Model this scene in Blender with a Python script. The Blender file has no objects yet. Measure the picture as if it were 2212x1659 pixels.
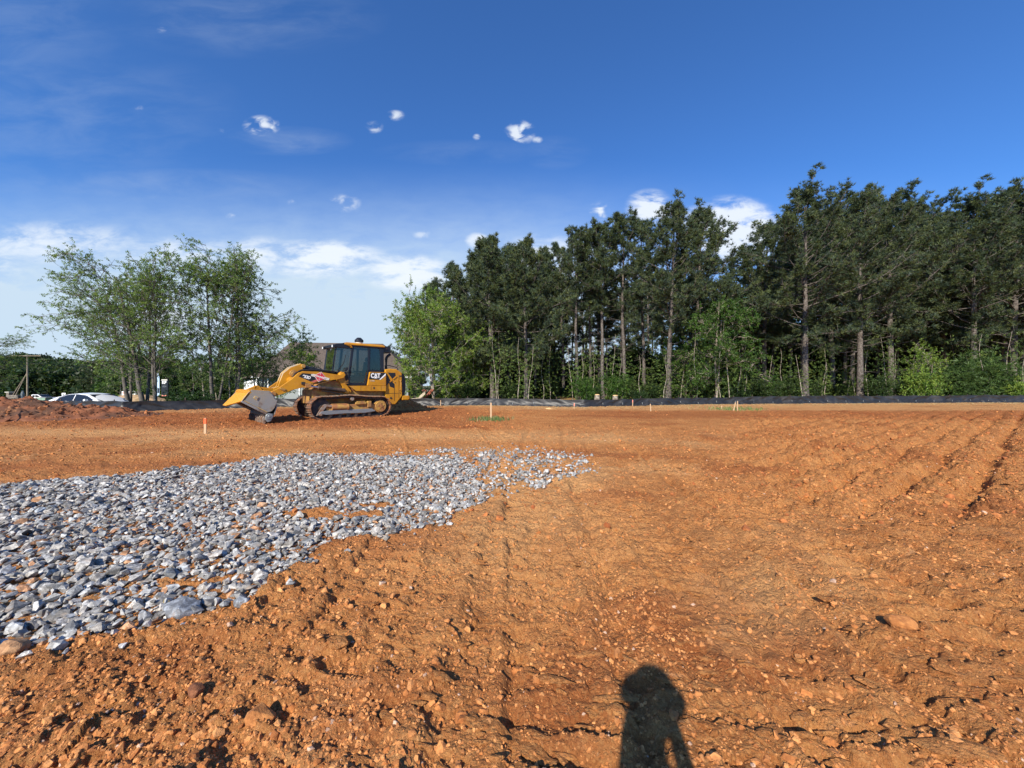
import bpy, bmesh, math, random
import numpy as np
from mathutils import Vector, Matrix, Euler
R = math.radians
C = bpy.context.scene.collection
scene = bpy.context.scene
# ------------------------------------------------------------------ camera
EYE = 1.4
cam = bpy.data.cameras.new("camera"); cam_o = bpy.data.objects.new("camera", cam); C.objects.link(cam_o)
cam.sensor_width = 36.0; cam.lens = 36.0 * 1455 / 4032; cam.clip_start = 0.05; cam.clip_end = 3000
cam_o.location = (0, 0, EYE); cam_o.rotation_euler = (R(90), 0, 0)
scene.camera = cam_o
# ------------------------------------------------------------------ light
SUN_EL, SUN_AZ = 34.0, 21.0           # shadows fall forward and 21 degrees to the right
w = bpy.data.worlds.new("World"); scene.world = w; w.use_nodes = True
scene.view_settings.view_transform = 'Standard'; scene.view_settings.look = 'None'
scene.view_settings.exposure = 0.55; scene.view_settings.gamma = 1.0
sun = bpy.data.lights.new("sun", 'SUN'); sun.energy = 5.0; sun.angle = R(0.53); sun.color = (1.0, 0.91, 0.76)
sun_o = bpy.data.objects.new("sun", sun); C.objects.link(sun_o)
d = Vector((math.sin(R(SUN_AZ)) * math.cos(R(SUN_EL)), math.cos(R(SUN_AZ)) * math.cos(R(SUN_EL)), -math.sin(R(SUN_EL))))
sun_o.rotation_euler = d.to_track_quat('-Z', 'Y').to_euler(); sun_o.location = (-10, -30, 30)

class NT:
    """small helper to write node graphs as expressions"""
    def __init__(s, tree): s.t = tree; s.n = tree.nodes; s.l = tree.links
    def put(s, sock, v):
        if isinstance(v, (int, float)): sock.default_value = v
        elif isinstance(v, (tuple, list)): sock.default_value = tuple(v) if len(v) == len(sock.default_value) else tuple(v) + (1,)
        else: s.l.new(v, sock)
    def m(s, op, a, b=0.0, c=None, clamp=False):
        k = s.n.new('ShaderNodeMath'); k.operation = op; k.use_clamp = clamp
        s.put(k.inputs[0], a); s.put(k.inputs[1], b)
        if c is not None: s.put(k.inputs[2], c)
        return k.outputs[0]
    def ss(s, x, lo, hi):
        k = s.n.new('ShaderNodeMapRange'); k.interpolation_type = 'SMOOTHSTEP'
        s.put(k.inputs[0], x); k.inputs[1].default_value = lo; k.inputs[2].default_value = hi
        return k.outputs[0]
    def mix(s, f, a, b, blend='MIX'):
        k = s.n.new('ShaderNodeMix'); k.data_type = 'RGBA'; k.blend_type = blend
        s.put(k.inputs[0], f); s.put(k.inputs[6], a); s.put(k.inputs[7], b); return k.outputs[2]
    def noise(s, vec, scale, detail=4, rough=.55, dist=0.0):
        k = s.n.new('ShaderNodeTexNoise'); k.inputs['Scale'].default_value = scale
        k.inputs['Detail'].default_value = detail; k.inputs['Roughness'].default_value = rough; k.inputs['Distortion'].default_value = dist
        if vec is not None: s.l.new(vec, k.inputs['Vector'])
        return k.outputs[0]
    def coord(s, which='Object'): return s.n.new('ShaderNodeTexCoord').outputs[which]
    def attr(s, name):
        k = s.n.new('ShaderNodeAttribute'); k.attribute_name = name; return k
    def scalevec(s, vec, sc):
        k = s.n.new('ShaderNodeVectorMath'); k.operation = 'MULTIPLY'; s.l.new(vec, k.inputs[0]); k.inputs[1].default_value = sc; return k.outputs[0]

# sky: Nishita with soft procedural clouds in the directions where they stand
g = NT(w.node_tree)
bg = [n for n in g.n if n.type == 'BACKGROUND'][0]
sky = g.n.new('ShaderNodeTexSky'); sky.sky_type = 'NISHITA'; sky.sun_disc = False
sky.sun_elevation = R(SUN_EL); sky.sun_rotation = R(180 + SUN_AZ); sky.ozone_density = 3.2; sky.air_density = 1.0; sky.dust_density = 0.55
gen = g.coord('Generated')
sep = g.n.new('ShaderNodeSeparateXYZ'); g.l.new(gen, sep.inputs[0])
yy = g.m('MAXIMUM', sep.outputs[1], 0.05)
ca = g.m('DIVIDE', sep.outputs[0], yy); cb = g.m('DIVIDE', sep.outputs[2], yy)
comb = g.n.new('ShaderNodeCombineXYZ'); g.l.new(ca, comb.inputs[0]); g.l.new(cb, comb.inputs[1])
cv = comb.outputs[0]
def puffs(lst):
    tot = None
    for (px, py, rx, ry, wt) in lst:
        a0 = (px - 1106) / 798; b0 = (830 - py) / 798
        u = g.m('DIVIDE', g.m('SUBTRACT', ca, a0), rx / 798); v = g.m('DIVIDE', g.m('SUBTRACT', cb, b0), ry / 798)
        q = g.m('SUBTRACT', 1.0, g.m('ADD', g.m('MULTIPLY', u, u), g.m('MULTIPLY', v, v)))
        q = g.m('MULTIPLY', g.m('MAXIMUM', q, 0.0), wt)
        tot = q if tot is None else g.m('MAXIMUM', tot, q)
    return tot
n1 = g.noise(g.scalevec(cv, (1, 1.5, 1)), 24, 5, .5, .5); n2 = g.noise(g.scalevec(cv, (1, 2.6, 1)), 9, 7, .62, .25)
small = puffs([(565, 272, 46, 26, .95), (808, 275, 24, 17, .7), (853, 250, 28, 14, .75), (1125, 287, 40, 30, 1), (1030, 297, 11, 9, .6), (745, 440, 42, 26, .62),
               (912, 507, 26, 13, .5), (498, 467, 14, 8, .6), (628, 437, 14, 9, .45), (350, 66, 16, 12, .3), (300, 233, 14, 8, .35), (475, 285, 14, 9, .4),
               (1295, 456, 26, 24, 1.1), (1160, 302, 16, 10, .7)])
small = g.ss(g.m('MULTIPLY', small, g.m('MULTIPLY', g.ss(n1, .34, .72), 1.9)), .05, 1.5)
small = g.m('MULTIPLY', small, .85)
big = puffs([(690, 560, 175, 48, .95), (880, 590, 110, 48, 1.0), (560, 545, 90, 40, .6), (110, 525, 260, 55, .55), (1405, 450, 62, 46, 1.0), (1580, 500, 135, 84, 1.25),
             (400, 545, 200, 40, .5), (1190, 560, 160, 60, .7), (-200, 560, 300, 90, .8), (2600, 600, 300, 120, .7), (1030, 520, 30, 20, .8), (350, 700, 170, 60, .6)])
big = g.ss(g.m('MULTIPLY', big, g.m('MULTIPLY', g.ss(n2, .26, .66), 1.7)), .02, 1.2)
cir = puffs([(620, 305, 150, 34, .55), (330, 400, 380, 40, .42), (520, 40, 330, 90, .3), (130, 250, 420, 160, .28), (1000, 330, 200, 30, .2), (1200, 330, 80, 40, .25), (0, 60, 300, 200, .25)])
n3 = g.noise(g.scalevec(cv, (1, 3.2, 1)), 4.5, 6, .6, .4)
cir = g.m('MULTIPLY', g.m('MULTIPLY', cir, g.ss(n3, .3, .75)), .5)
low = g.m('MULTIPLY', g.m('SUBTRACT', 1.0, g.ss(cb, .05, .62)), g.m('SUBTRACT', 1.0, g.m('MULTIPLY', g.ss(ca, -.1, .7), .75)))
low = g.m('MULTIPLY', low, g.m('ADD', .55, g.m('MULTIPLY', n2, .9)), clamp=True)
skyc = g.mix(1.0, sky.outputs[0], (0.62, 1.12, 1.75), 'MULTIPLY')
c1 = g.mix(g.m('MULTIPLY', low, 1.45, clamp=True), skyc, (5.6, 7.0, 8.4))
c1 = g.mix(cir, c1, (5.2, 6.2, 7.6))
c1 = g.mix(g.m('MULTIPLY', big, .9), c1, (8.3, 8.9, 9.6))
c1 = g.mix(small, c1, (8.3, 8.9, 9.6))
g.l.new(c1, bg.inputs[0]); bg.inputs[1].default_value = 0.075

# ------------------------------------------------------------------ materials
def newmat(name):
    m = bpy.data.materials.new(name); m.use_nodes = True
    n = NT(m.node_tree); b = [k for k in n.n if k.type == 'BSDF_PRINCIPLED'][0]
    return m, n, b
def mat(name, col, rough=.6, metal=0.0, col2=None, scale=4.0, lo=.4, hi=.65, bump=0.0, bscale=30.0, dirt=None, dscale=2.5, dlo=.5, dhi=.7, coat=0.0):
    m, n, b = newmat(name)
    v = n.coord(); c = col
    if col2: c = n.mix(n.ss(n.noise(v, scale, 5), lo, hi), col, col2)
    if dirt: c = n.mix(n.ss(n.noise(v, dscale, 7, .65), dlo, dhi), c, dirt)
    n.put(b.inputs['Base Color'], c)
    rr = rough
    if dirt: rr = n.m('ADD', rough, n.m('MULTIPLY', n.ss(n.noise(v, dscale, 7, .65), dlo, dhi), max(0, .9 - rough)))
    n.put(b.inputs['Roughness'], rr); b.inputs['Metallic'].default_value = metal
    b.inputs['Coat Weight'].default_value = coat
    if bump:
        k = n.n.new('ShaderNodeBump'); k.inputs['Strength'].default_value = bump; k.inputs['Distance'].default_value = .02
        n.l.new(n.noise(v, bscale, 6, .65), k.inputs['Height']); n.l.new(k.outputs[0], b.inputs['Normal'])
    return m
def leafmat(name, tr=.35, rough=.55, tint=(1, 1, 1)):
    m = bpy.data.materials.new(name); m.use_nodes = True; n = NT(m.node_tree); n.n.clear()
    a = n.attr('Col').outputs[0]; a = n.mix(1.0, a, tint, 'MULTIPLY')
    p = n.n.new('ShaderNodeBsdfPrincipled'); n.l.new(a, p.inputs['Base Color']); p.inputs['Roughness'].default_value = rough; p.inputs['Specular IOR Level'].default_value = .3
    t = n.n.new('ShaderNodeBsdfTranslucent'); n.l.new(n.mix(1.0, a, (1.15, 1.25, .6), 'MULTIPLY'), t.inputs[0])
    mx = n.n.new('ShaderNodeMixShader'); mx.inputs[0].default_value = tr
    n.l.new(p.outputs[0], mx.inputs[1]); n.l.new(t.outputs[0], mx.inputs[2])
    o = n.n.new('ShaderNodeOutputMaterial'); n.l.new(mx.outputs[0], o.inputs[0]); return m
def glassmat(name, tint, refl=.12):
    m = bpy.data.materials.new(name); m.use_nodes = True; n = NT(m.node_tree); n.n.clear()
    t = n.n.new('ShaderNodeBsdfTransparent'); t.inputs[0].default_value = tint + (1,)
    gl = n.n.new('ShaderNodeBsdfGlossy'); gl.inputs['Roughness'].default_value = .03
    fr = n.n.new('ShaderNodeFresnel'); fr.inputs[0].default_value = 1.5
    mx = n.n.new('ShaderNodeMixShader'); n.l.new(n.m('ADD', fr.outputs[0], refl, clamp=True), mx.inputs[0])
    n.l.new(t.outputs[0], mx.inputs[1]); n.l.new(gl.outputs[0], mx.inputs[2])
    o = n.n.new('ShaderNodeOutputMaterial'); n.l.new(mx.outputs[0], o.inputs[0]); return m
CLAYD = (.36, .17, .075)
M = dict(
    yellow=mat('machine yellow', (.52, .235, .008), .45, col2=(.43, .18, .008), scale=3, dirt=(.42, .22, .08), dscale=2.2, dlo=.56, dhi=.78, bump=.05),
    yellow_dirty=mat('dusty yellow steel', (.42, .24, .05), .65, col2=(.30, .155, .06), scale=3.5, dirt=(.30, .12, .045), dscale=5, dlo=.44, dhi=.6, bump=.3),
    plate=mat('scoured bucket plate', (.30, .29, .27), .42, .35, col2=(.34, .30, .24), scale=2.2, dirt=(.17, .11, .08), dscale=1.7, dlo=.50, dhi=.66, bump=.1),
    plate_edge=mat('rubbed yellow edge', (.46, .31, .12), .55, col2=(.30, .26, .2), scale=5, bump=.1),
    lipyellow=mat('rusty yellow lip plate', (.60, .28, .015), .5, col2=(.62, .25, .015), scale=7, lo=.35, hi=.7, bump=.15, dirt=(.3, .15, .06), dscale=3, dlo=.62, dhi=.8),
    steel=mat('worn track steel', (.12, .062, .04), .6, .25, col2=(.36, .15, .065), scale=7, lo=.42, hi=.62, bump=.35, bscale=40),
    grouser=mat('polished grouser edge', (.36, .29, .23), .45, .4, col2=(.30, .15, .08), scale=9),
    darkmetal=mat('dark greasy metal', (.022, .02, .02), .6, col2=(.09, .055, .035), scale=5, bump=.1),
    black=mat('black paint', (.012, .013, .017), .35, dirt=(.09, .06, .04), dscale=3, dlo=.62, dhi=.8),
    rubber=mat('black hose rubber', (.012, .012, .012), .5),
    navy=mat('cab frame paint', (.010, .013, .022), .32),
    white=mat('white lettering', (.85, .85, .83), .5), red=mat('red decal film', (.55, .03, .05), .45), pink=mat('faded red stripe', (.5, .12, .1), .5, dirt=CLAYD, dlo=.5, dhi=.7),
    ivory=mat('ivory plastic', (.62, .6, .52), .5, dirt=(.3, .2, .1), dlo=.6, dhi=.75),
    glass=glassmat('tinted cab glass', (.70, .75, .75), .03), seat=mat('seat fabric', (.03, .03, .035), .8),
    wood=mat('stake wood', (.50, .34, .20), .8, col2=(.5, .34, .2), scale=14, bump=.2), orange=mat('orange marking paint', (.85, .12, .03), .6), pinkp=mat('pink marking paint', (.80, .28, .2), .6),
    fabric=None, carpaint=mat('white car paint', (.78, .79, .80), .18, coat=.6), carglass=mat('dark car glass', (.012, .014, .018), .06), tyre=mat('tyre rubber', (.02, .02, .02), .8),
    rim=mat('alloy rim', (.5, .5, .52), .3, .8), tail=mat('red tail lamp', (.45, .01, .015), .15), chrome=mat('bright trim', (.6, .6, .62), .15, .9), lamp=mat('lamp glass', (.75, .78, .8), .1),
    bark=mat('pine bark', (.155, .135, .12), .9, col2=(.065, .052, .045), scale=9, lo=.38, hi=.6, bump=.9, bscale=22),
    bark_pale=mat('pale bark', (.34, .30, .25), .85, col2=(.15, .12, .09), scale=6, lo=.4, hi=.62, bump=.5, bscale=18),
    twig=mat('grey twig bark', (.13, .115, .10), .9, col2=(.07, .06, .05), scale=3),
    needles=leafmat('pine needles', .22, .5), leaves=leafmat('broad leaves', .38, .5),
    roof=mat('brown roof shingles', (.105, .080, .062), .9, col2=(.065, .05, .042), scale=6, bump=.3, bscale=12), siding=None,
    trim=mat('white trim paint', (.72, .74, .74), .5), dgreen=mat('green cabinet paint', (.25, .36, .27), .5, dirt=(.3, .25, .18), dlo=.6, dhi=.8), pole=mat('weathered pole wood', (.27, .22, .16), .9, col2=(.18, .14, .1), scale=3, bump=.3),
    stonework=mat('brown stonework', (.22, .19, .16), .9, col2=(.1, .085, .07), scale=9, bump=.6, bscale=12), greysteel=mat('grey galvanised steel', (.28, .30, .30), .45, .5), rust=mat('rust red paint', (.27, .06, .025), .6, col2=(.14, .05, .03), scale=5),
    tan=mat('weathered tan board', (.5, .42, .3), .8, col2=(.36, .29, .2), scale=5), asphalt=mat('asphalt', (.06, .06, .062), .9, col2=(.045, .045, .045), bump=.2),
    cloth=mat('dark jacket cloth', (.03, .035, .05), .9, bump=.2), jeans=mat('blue jeans', (.05, .07, .12), .9, bump=.2), skin=mat('skin', (.5, .3, .21), .55), hair=mat('brown hair', (.05, .03, .02), .7), cutwood=mat('fresh cut wood', (.72, .48, .22), .8, col2=(.6, .36, .15), scale=8),
)
# wrinkled black geotextile
m, n, b = newmat('black silt fabric'); v = n.coord()
n.put(b.inputs['Base Color'], n.mix(n.ss(n.noise(v, 1.3, 5), .45, .75), (.014, .015, .017), (.042, .041, .041))); b.inputs['Roughness'].default_value = .48; b.inputs['Specular IOR Level'].default_value = .45; M['fabric'] = m
# lap siding: a fine horizontal wave in the bump
m, n, b = newmat('grey lap siding'); v = n.coord(); wv = n.n.new('ShaderNodeTexWave'); wv.wave_profile = 'SAW'; wv.bands_direction = 'Z'; wv.inputs['Scale'].default_value = 1.6
n.l.new(v, wv.inputs[0]); bp = n.n.new('ShaderNodeBump'); bp.inputs['Strength'].default_value = .8; bp.inputs['Distance'].default_value = .03; n.l.new(wv.outputs[1], bp.inputs['Height']); n.l.new(bp.outputs[0], b.inputs['Normal'])
n.put(b.inputs['Base Color'], n.mix(n.noise(v, 1, 3), (.30, .33, .34), (.24, .27, .28))); b.inputs['Roughness'].default_value = .7; M['siding'] = m

# ------------------------------------------------------------------ mesh helpers
def tag(o, label=None, cat=None, group=None, kind=None):
    if label: o['label'] = label
    if cat: o['category'] = cat
    if group: o['group'] = group
    if kind: o['kind'] = kind
    return o
def empty(name, loc, rz=0.0, scale=None):
    o = bpy.data.objects.new(name, None); C.objects.link(o); o.location = loc; o.rotation_euler = (0, 0, rz); o.empty_display_size = .3
    if scale: o.scale = scale
    return o
def link(name, me, parent=None):
    o = bpy.data.objects.new(name, me); C.objects.link(o)
    if parent is not None: o.parent = parent
    return o
def npmesh(name, V, F, mt=None, col=None, smooth=False):
    """V (n,3); F (m,k) uniform arity; col (n,3) vertex colour"""
    V = np.asarray(V, np.float32); F = np.asarray(F, np.int32); k = F.shape[1]
    me = bpy.data.meshes.new(name)
    me.vertices.add(len(V)); me.vertices.foreach_set('co', V.ravel())
    me.loops.add(F.size); me.loops.foreach_set('vertex_index', F.ravel())
    me.polygons.add(len(F)); me.polygons.foreach_set('loop_start', np.arange(0, F.size, k, dtype=np.int32))
    me.polygons.foreach_set('loop_total', np.full(len(F), k, np.int32))
    me.polygons.foreach_set('use_smooth', np.full(len(F), smooth, bool))
    me.update(calc_edges=True)
    if col is not None:
        a = me.color_attributes.new('Col', 'FLOAT_COLOR', 'POINT')
        cc = np.ones((len(V), 4), np.float32); cc[:, :3] = col; a.data.foreach_set('color', cc.ravel())
    if mt: me.materials.append(mt)
    return me
class MB:
    def __init__(s): s.v = []; s.f = []
    def add(s, vs, fs):
        o = len(s.v); s.v += [tuple(p) for p in vs]; s.f += [tuple(i + o for i in f) for f in fs]; return s
    def box(s, c, size, rot=None):
        m_ = rot.to_matrix() if isinstance(rot, Euler) else (rot or Matrix.Identity(3)); hx, hy, hz = [q / 2 for q in size]
        vs = [Vector(c) + m_ @ Vector((x * hx, y * hy, z * hz)) for x in (-1, 1) for y in (-1, 1) for z in (-1, 1)]
        return s.add(vs, [(0, 1, 3, 2), (4, 6, 7, 5), (0, 4, 5, 1), (2, 3, 7, 6), (0, 2, 6, 4), (1, 5, 7, 3)])
    def prism(s, poly, v0, v1):
        """outline in x-z given anticlockwise or clockwise, extruded in y from v0 to v1"""
        ar = sum(poly[i][0] * poly[(i + 1) % len(poly)][1] - poly[(i + 1) % len(poly)][0] * poly[i][1] for i in range(len(poly)))
        if ar < 0: poly = poly[::-1]
        n = len(poly); vs = [(p[0], v0, p[1]) for p in poly] + [(p[0], v1, p[1]) for p in poly]
        fs = [tuple(range(n)), tuple(range(2 * n - 1, n - 1, -1))] + [(i, i + n, (i + 1) % n + n, (i + 1) % n) for i in range(n)]
        return s.add(vs, fs)
    def cyl(s, p0, p1, r0, r1=None, n=16, cap=True):
        p0 = Vector(p0); p1 = Vector(p1); r1 = r0 if r1 is None else r1
        q = (p1 - p0).to_track_quat('Z', 'Y').to_matrix(); vs = []
        for p, r in ((p0, r0), (p1, r1)):
            vs += [p + q @ Vector((r * math.cos(2 * math.pi * i / n), r * math.sin(2 * math.pi * i / n), 0)) for i in range(n)]
        fs = [(i, (i + 1) % n, (i + 1) % n + n, i + n) for i in range(n)]
        if cap: fs += [tuple(range(n - 1, -1, -1)), tuple(range(n, 2 * n))]
        return s.add(vs, fs)
    def tube(s, pts, r, n=8):
        pts = [Vector(p) for p in pts]; rs = r if isinstance(r, (list, tuple)) else [r] * len(pts); vs = []
        for i, p in enumerate(pts):
            t = (pts[min(i + 1, len(pts) - 1)] - pts[max(i - 1, 0)]).normalized(); q = t.to_track_quat('Z', 'Y').to_matrix()
            vs += [p + q @ Vector((rs[i] * math.cos(2 * math.pi * k / n), rs[i] * math.sin(2 * math.pi * k / n), 0)) for k in range(n)]
        fs = [(j * n + i, j * n + (i + 1) % n, (j + 1) * n + (i + 1) % n, (j + 1) * n + i) for j in range(len(pts) - 1) for i in range(n)]
        fs += [tuple(range(n - 1, -1, -1)), tuple(range((len(pts) - 1) * n, len(pts) * n))]
        return s.add(vs, fs)
    def loft(s, rings, closed=True):
        """rings of equal length joined by quads; end rings capped"""
        n = len(rings[0]); vs = [p for r_ in rings for p in r_]
        fs = [(j * n + i, j * n + (i + 1) % n, (j + 1) * n + (i + 1) % n, (j + 1) * n + i) for j in range(len(rings) - 1) for i in range(n)]
        if closed: fs += [tuple(range(n - 1, -1, -1)), tuple(range((len(rings) - 1) * n, len(rings) * n))]
        return s.add(vs, fs)
    def mesh(s, name, mt, smooth=False):
        me = bpy.data.meshes.new(name); me.from_pydata([tuple(v) for v in s.v], [], s.f); me.update()
        bm = bmesh.new(); bm.from_mesh(me); bmesh.ops.recalc_face_normals(bm, faces=bm.faces); bm.to_mesh(me); bm.free()
        if smooth:
            for p in me.polygons: p.use_smooth = True
            try: me.set_sharp_from_angle(angle=R(38))
            except Exception: pass
        me.materials.append(mt); return me
    def build(s, name, mt, parent=None, bevel=0.0, smooth=False):
        o = link(name, s.mesh(name, mt, smooth), parent)
        if bevel:
            b_ = o.modifiers.new('bevel', 'BEVEL'); b_.width = bevel; b_.segments = 2; b_.limit_method = 'ANGLE'; b_.angle_limit = R(40)
        return o

# ------------------------------------------------------------------ noise in numpy
_rng = np.random.default_rng(5)
_perm = _rng.permutation(256).astype(np.int32); _perm = np.concatenate([_perm, _perm]); _ang = _rng.random(256) * 2 * np.pi
_gx = np.cos(_ang).astype(np.float32); _gy = np.sin(_ang).astype(np.float32); _rv = _rng.random(256).astype(np.float32)
def perlin(x, y, seed=0):
    xi = np.floor(x).astype(np.int32); yi = np.floor(y).astype(np.int32); xf = (x - xi).astype(np.float32); yf = (y - yi).astype(np.float32)
    def gr(i, j, dx, dy):
        h = _perm[(_perm[(i + seed * 17) & 255] + j) & 255]; return _gx[h] * dx + _gy[h] * dy
    u = xf * xf * xf * (xf * (xf * 6 - 15) + 10); v_ = yf * yf * yf * (yf * (yf * 6 - 15) + 10)
    a = gr(xi, yi, xf, yf); b_ = gr(xi + 1, yi, xf - 1, yf); c_ = gr(xi, yi + 1, xf, yf - 1); d_ = gr(xi + 1, yi + 1, xf - 1, yf - 1)
    return (a + u * (b_ - a)) * (1 - v_) + (c_ + u * (d_ - c_)) * v_
def fbm(x, y, o=4, seed=0, gain=.5):
    s_ = 0; a = 1.0
    for i in range(o): s_ = s_ + a * perlin(x, y, seed + i); x = x * 2.03; y = y * 2.03; a *= gain
    return s_
def worley(x, y, seed=0):
    xi = np.floor(x).astype(np.int32); yi = np.floor(y).astype(np.int32); best = np.full(x.shape, 9.0, np.float32); rid = np.zeros(x.shape, np.float32)
    for i in (-1, 0, 1):
        for j in (-1, 0, 1):
            h = _perm[(_perm[(xi + i + seed * 31) & 255] + yi + j) & 255]
            px = xi + i + _rv[h]; py = yi + j + _rv[(h * 7 + 13) & 255]; d_ = (px - x) ** 2 + (py - y) ** 2
            k = d_ < best; best = np.where(k, d_, best); rid = np.where(k, _rv[(h * 3 + 101) & 255], rid)
    return np.sqrt(best), rid
def ss(x, lo, hi):
    t = np.clip((x - lo) / (hi - lo), 0, 1); return t * t * (3 - 2 * t)
def inpoly(x, y, poly):
    ins = np.zeros(x.shape, bool); n_ = len(poly)
    for i in range(n_):
        x0, y0 = poly[i]; x1, y1 = poly[(i + 1) % n_]
        if y0 == y1: continue
        c_ = ((y0 > y) != (y1 > y)) & (x < (x1 - x0) * (y - y0) / (y1 - y0) + x0); ins ^= c_
    return ins
# ------------------------------------------------------------------ terrain shape
GRAVEL = [(-14, 3.4), (-7.25, 5.2), (-6.3, 5.6), (-5.5, 6.2), (-4.45, 6.98), (-3.65, 7.3), (-2.3, 7.5), (-1.0, 7.2), (-.75, 6.4), (-.45, 5.4), (-.3, 4.4), (-.7, 3.75), (-1.15, 3.5), (-1.6, 3.3), (-1.5, 3.0),
          (-1.55, 2.75), (-1.68, 2.45), (-1.85, 2.28), (-2.05, 2.2), (-2.2, 2.12), (-2.4, 2.0), (-2.75, 1.94), (-3.6, 1.3), (-12, -2)]
GRAVEL2 = [(-2.3, 7.75), (-.5, 8.1), (.45, 8.1), (1.25, 7.2), (1.3, 6.0), (.8, 5.5), (.15, 4.8), (-.35, 4.6), (-.6, 5.4), (-.7, 6.4), (-.95, 7.15)]
FXS = [-27, -25.4, -22, -19.5, -18.1, -16.6, -14.2, -9.8]; FYS = [20.2, 20.2, 18.9, 18.5, 20.0, 21.7, 22.6, 23.1]
def base_h(x, y):
    h = -.6 * ss(y - np.interp(x, FXS, FYS), .15, 1.6) * ss(-x, 9, 14) - 2.3 * ss(y, 32, 80) * ss(-x, 12, 45)
    h = h + .035 * perlin(x * .22, y * .22, 3) * (1 - ss(y, 60, 90))
    # low bank behind the stone apron and the raised pad under the machine
    db = y - (6.2 + .12 * (x + 5)) - .9; h = h + .10 * np.exp(-(db / .45) ** 2) * ss(-x, 2.5, 5) * (.7 + .6 * perlin(x * 1.3, y * 1.3, 9))
    dc = y - 11.6 + .05 * x; h = h + .05 * np.exp(-(dc / .5) ** 2) * ss(-x, 0, 3)
    return h
def gravel_mask(x, y):
    wx = x + .22 * perlin(x * 2.1, y * 2.1, 21) + .08 * perlin(x * 7, y * 7, 22); wy = y + .2 * perlin(x * 2.1, y * 2.1, 23)
    a = inpoly(wx, wy, GRAVEL)
    gaps = ((wx + 1.95) / .5) ** 2 + ((wy - 3.95) / .11) ** 2 < 1
    gaps |= ((wx + 1.6) / .3) ** 2 + ((wy - 4.3) / .1) ** 2 < 1
    gaps |= ((wx + 2.3) / .3) ** 2 + ((wy - 2.65) / .05) ** 2 < 1
    gaps |= ((wx + 1.8) / 1.0) ** 2 + ((wy - 7.35) / .14) ** 2 < 1
    b_ = inpoly(wx, wy, GRAVEL2)
    return a & ~gaps, b_
RUTS = [(1.55, .12, 1.0), (2.95, .10, 1.0), (4.75, .13, 1.3), (.25, .10, .6), (-.55, .08, .5)]
TRACKS = [(1.35, .02, -.018, 1.1), (.15, .05, -.012, .9), (2.55, .06, -.008, 1.2), (3.7, .12, 0, 1.0), (5.6, .16, 0, 1.1), (-.9, .02, -.02, .8)]
def rough_w(x, y):                    # ploughed look on the right, clods by the machine
    right = ss(x - .62 * y, -1.0, 1.2) * ss(y, 3.2, 5.0) * (1 - ss(y, 15, 21))
    return right
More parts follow.
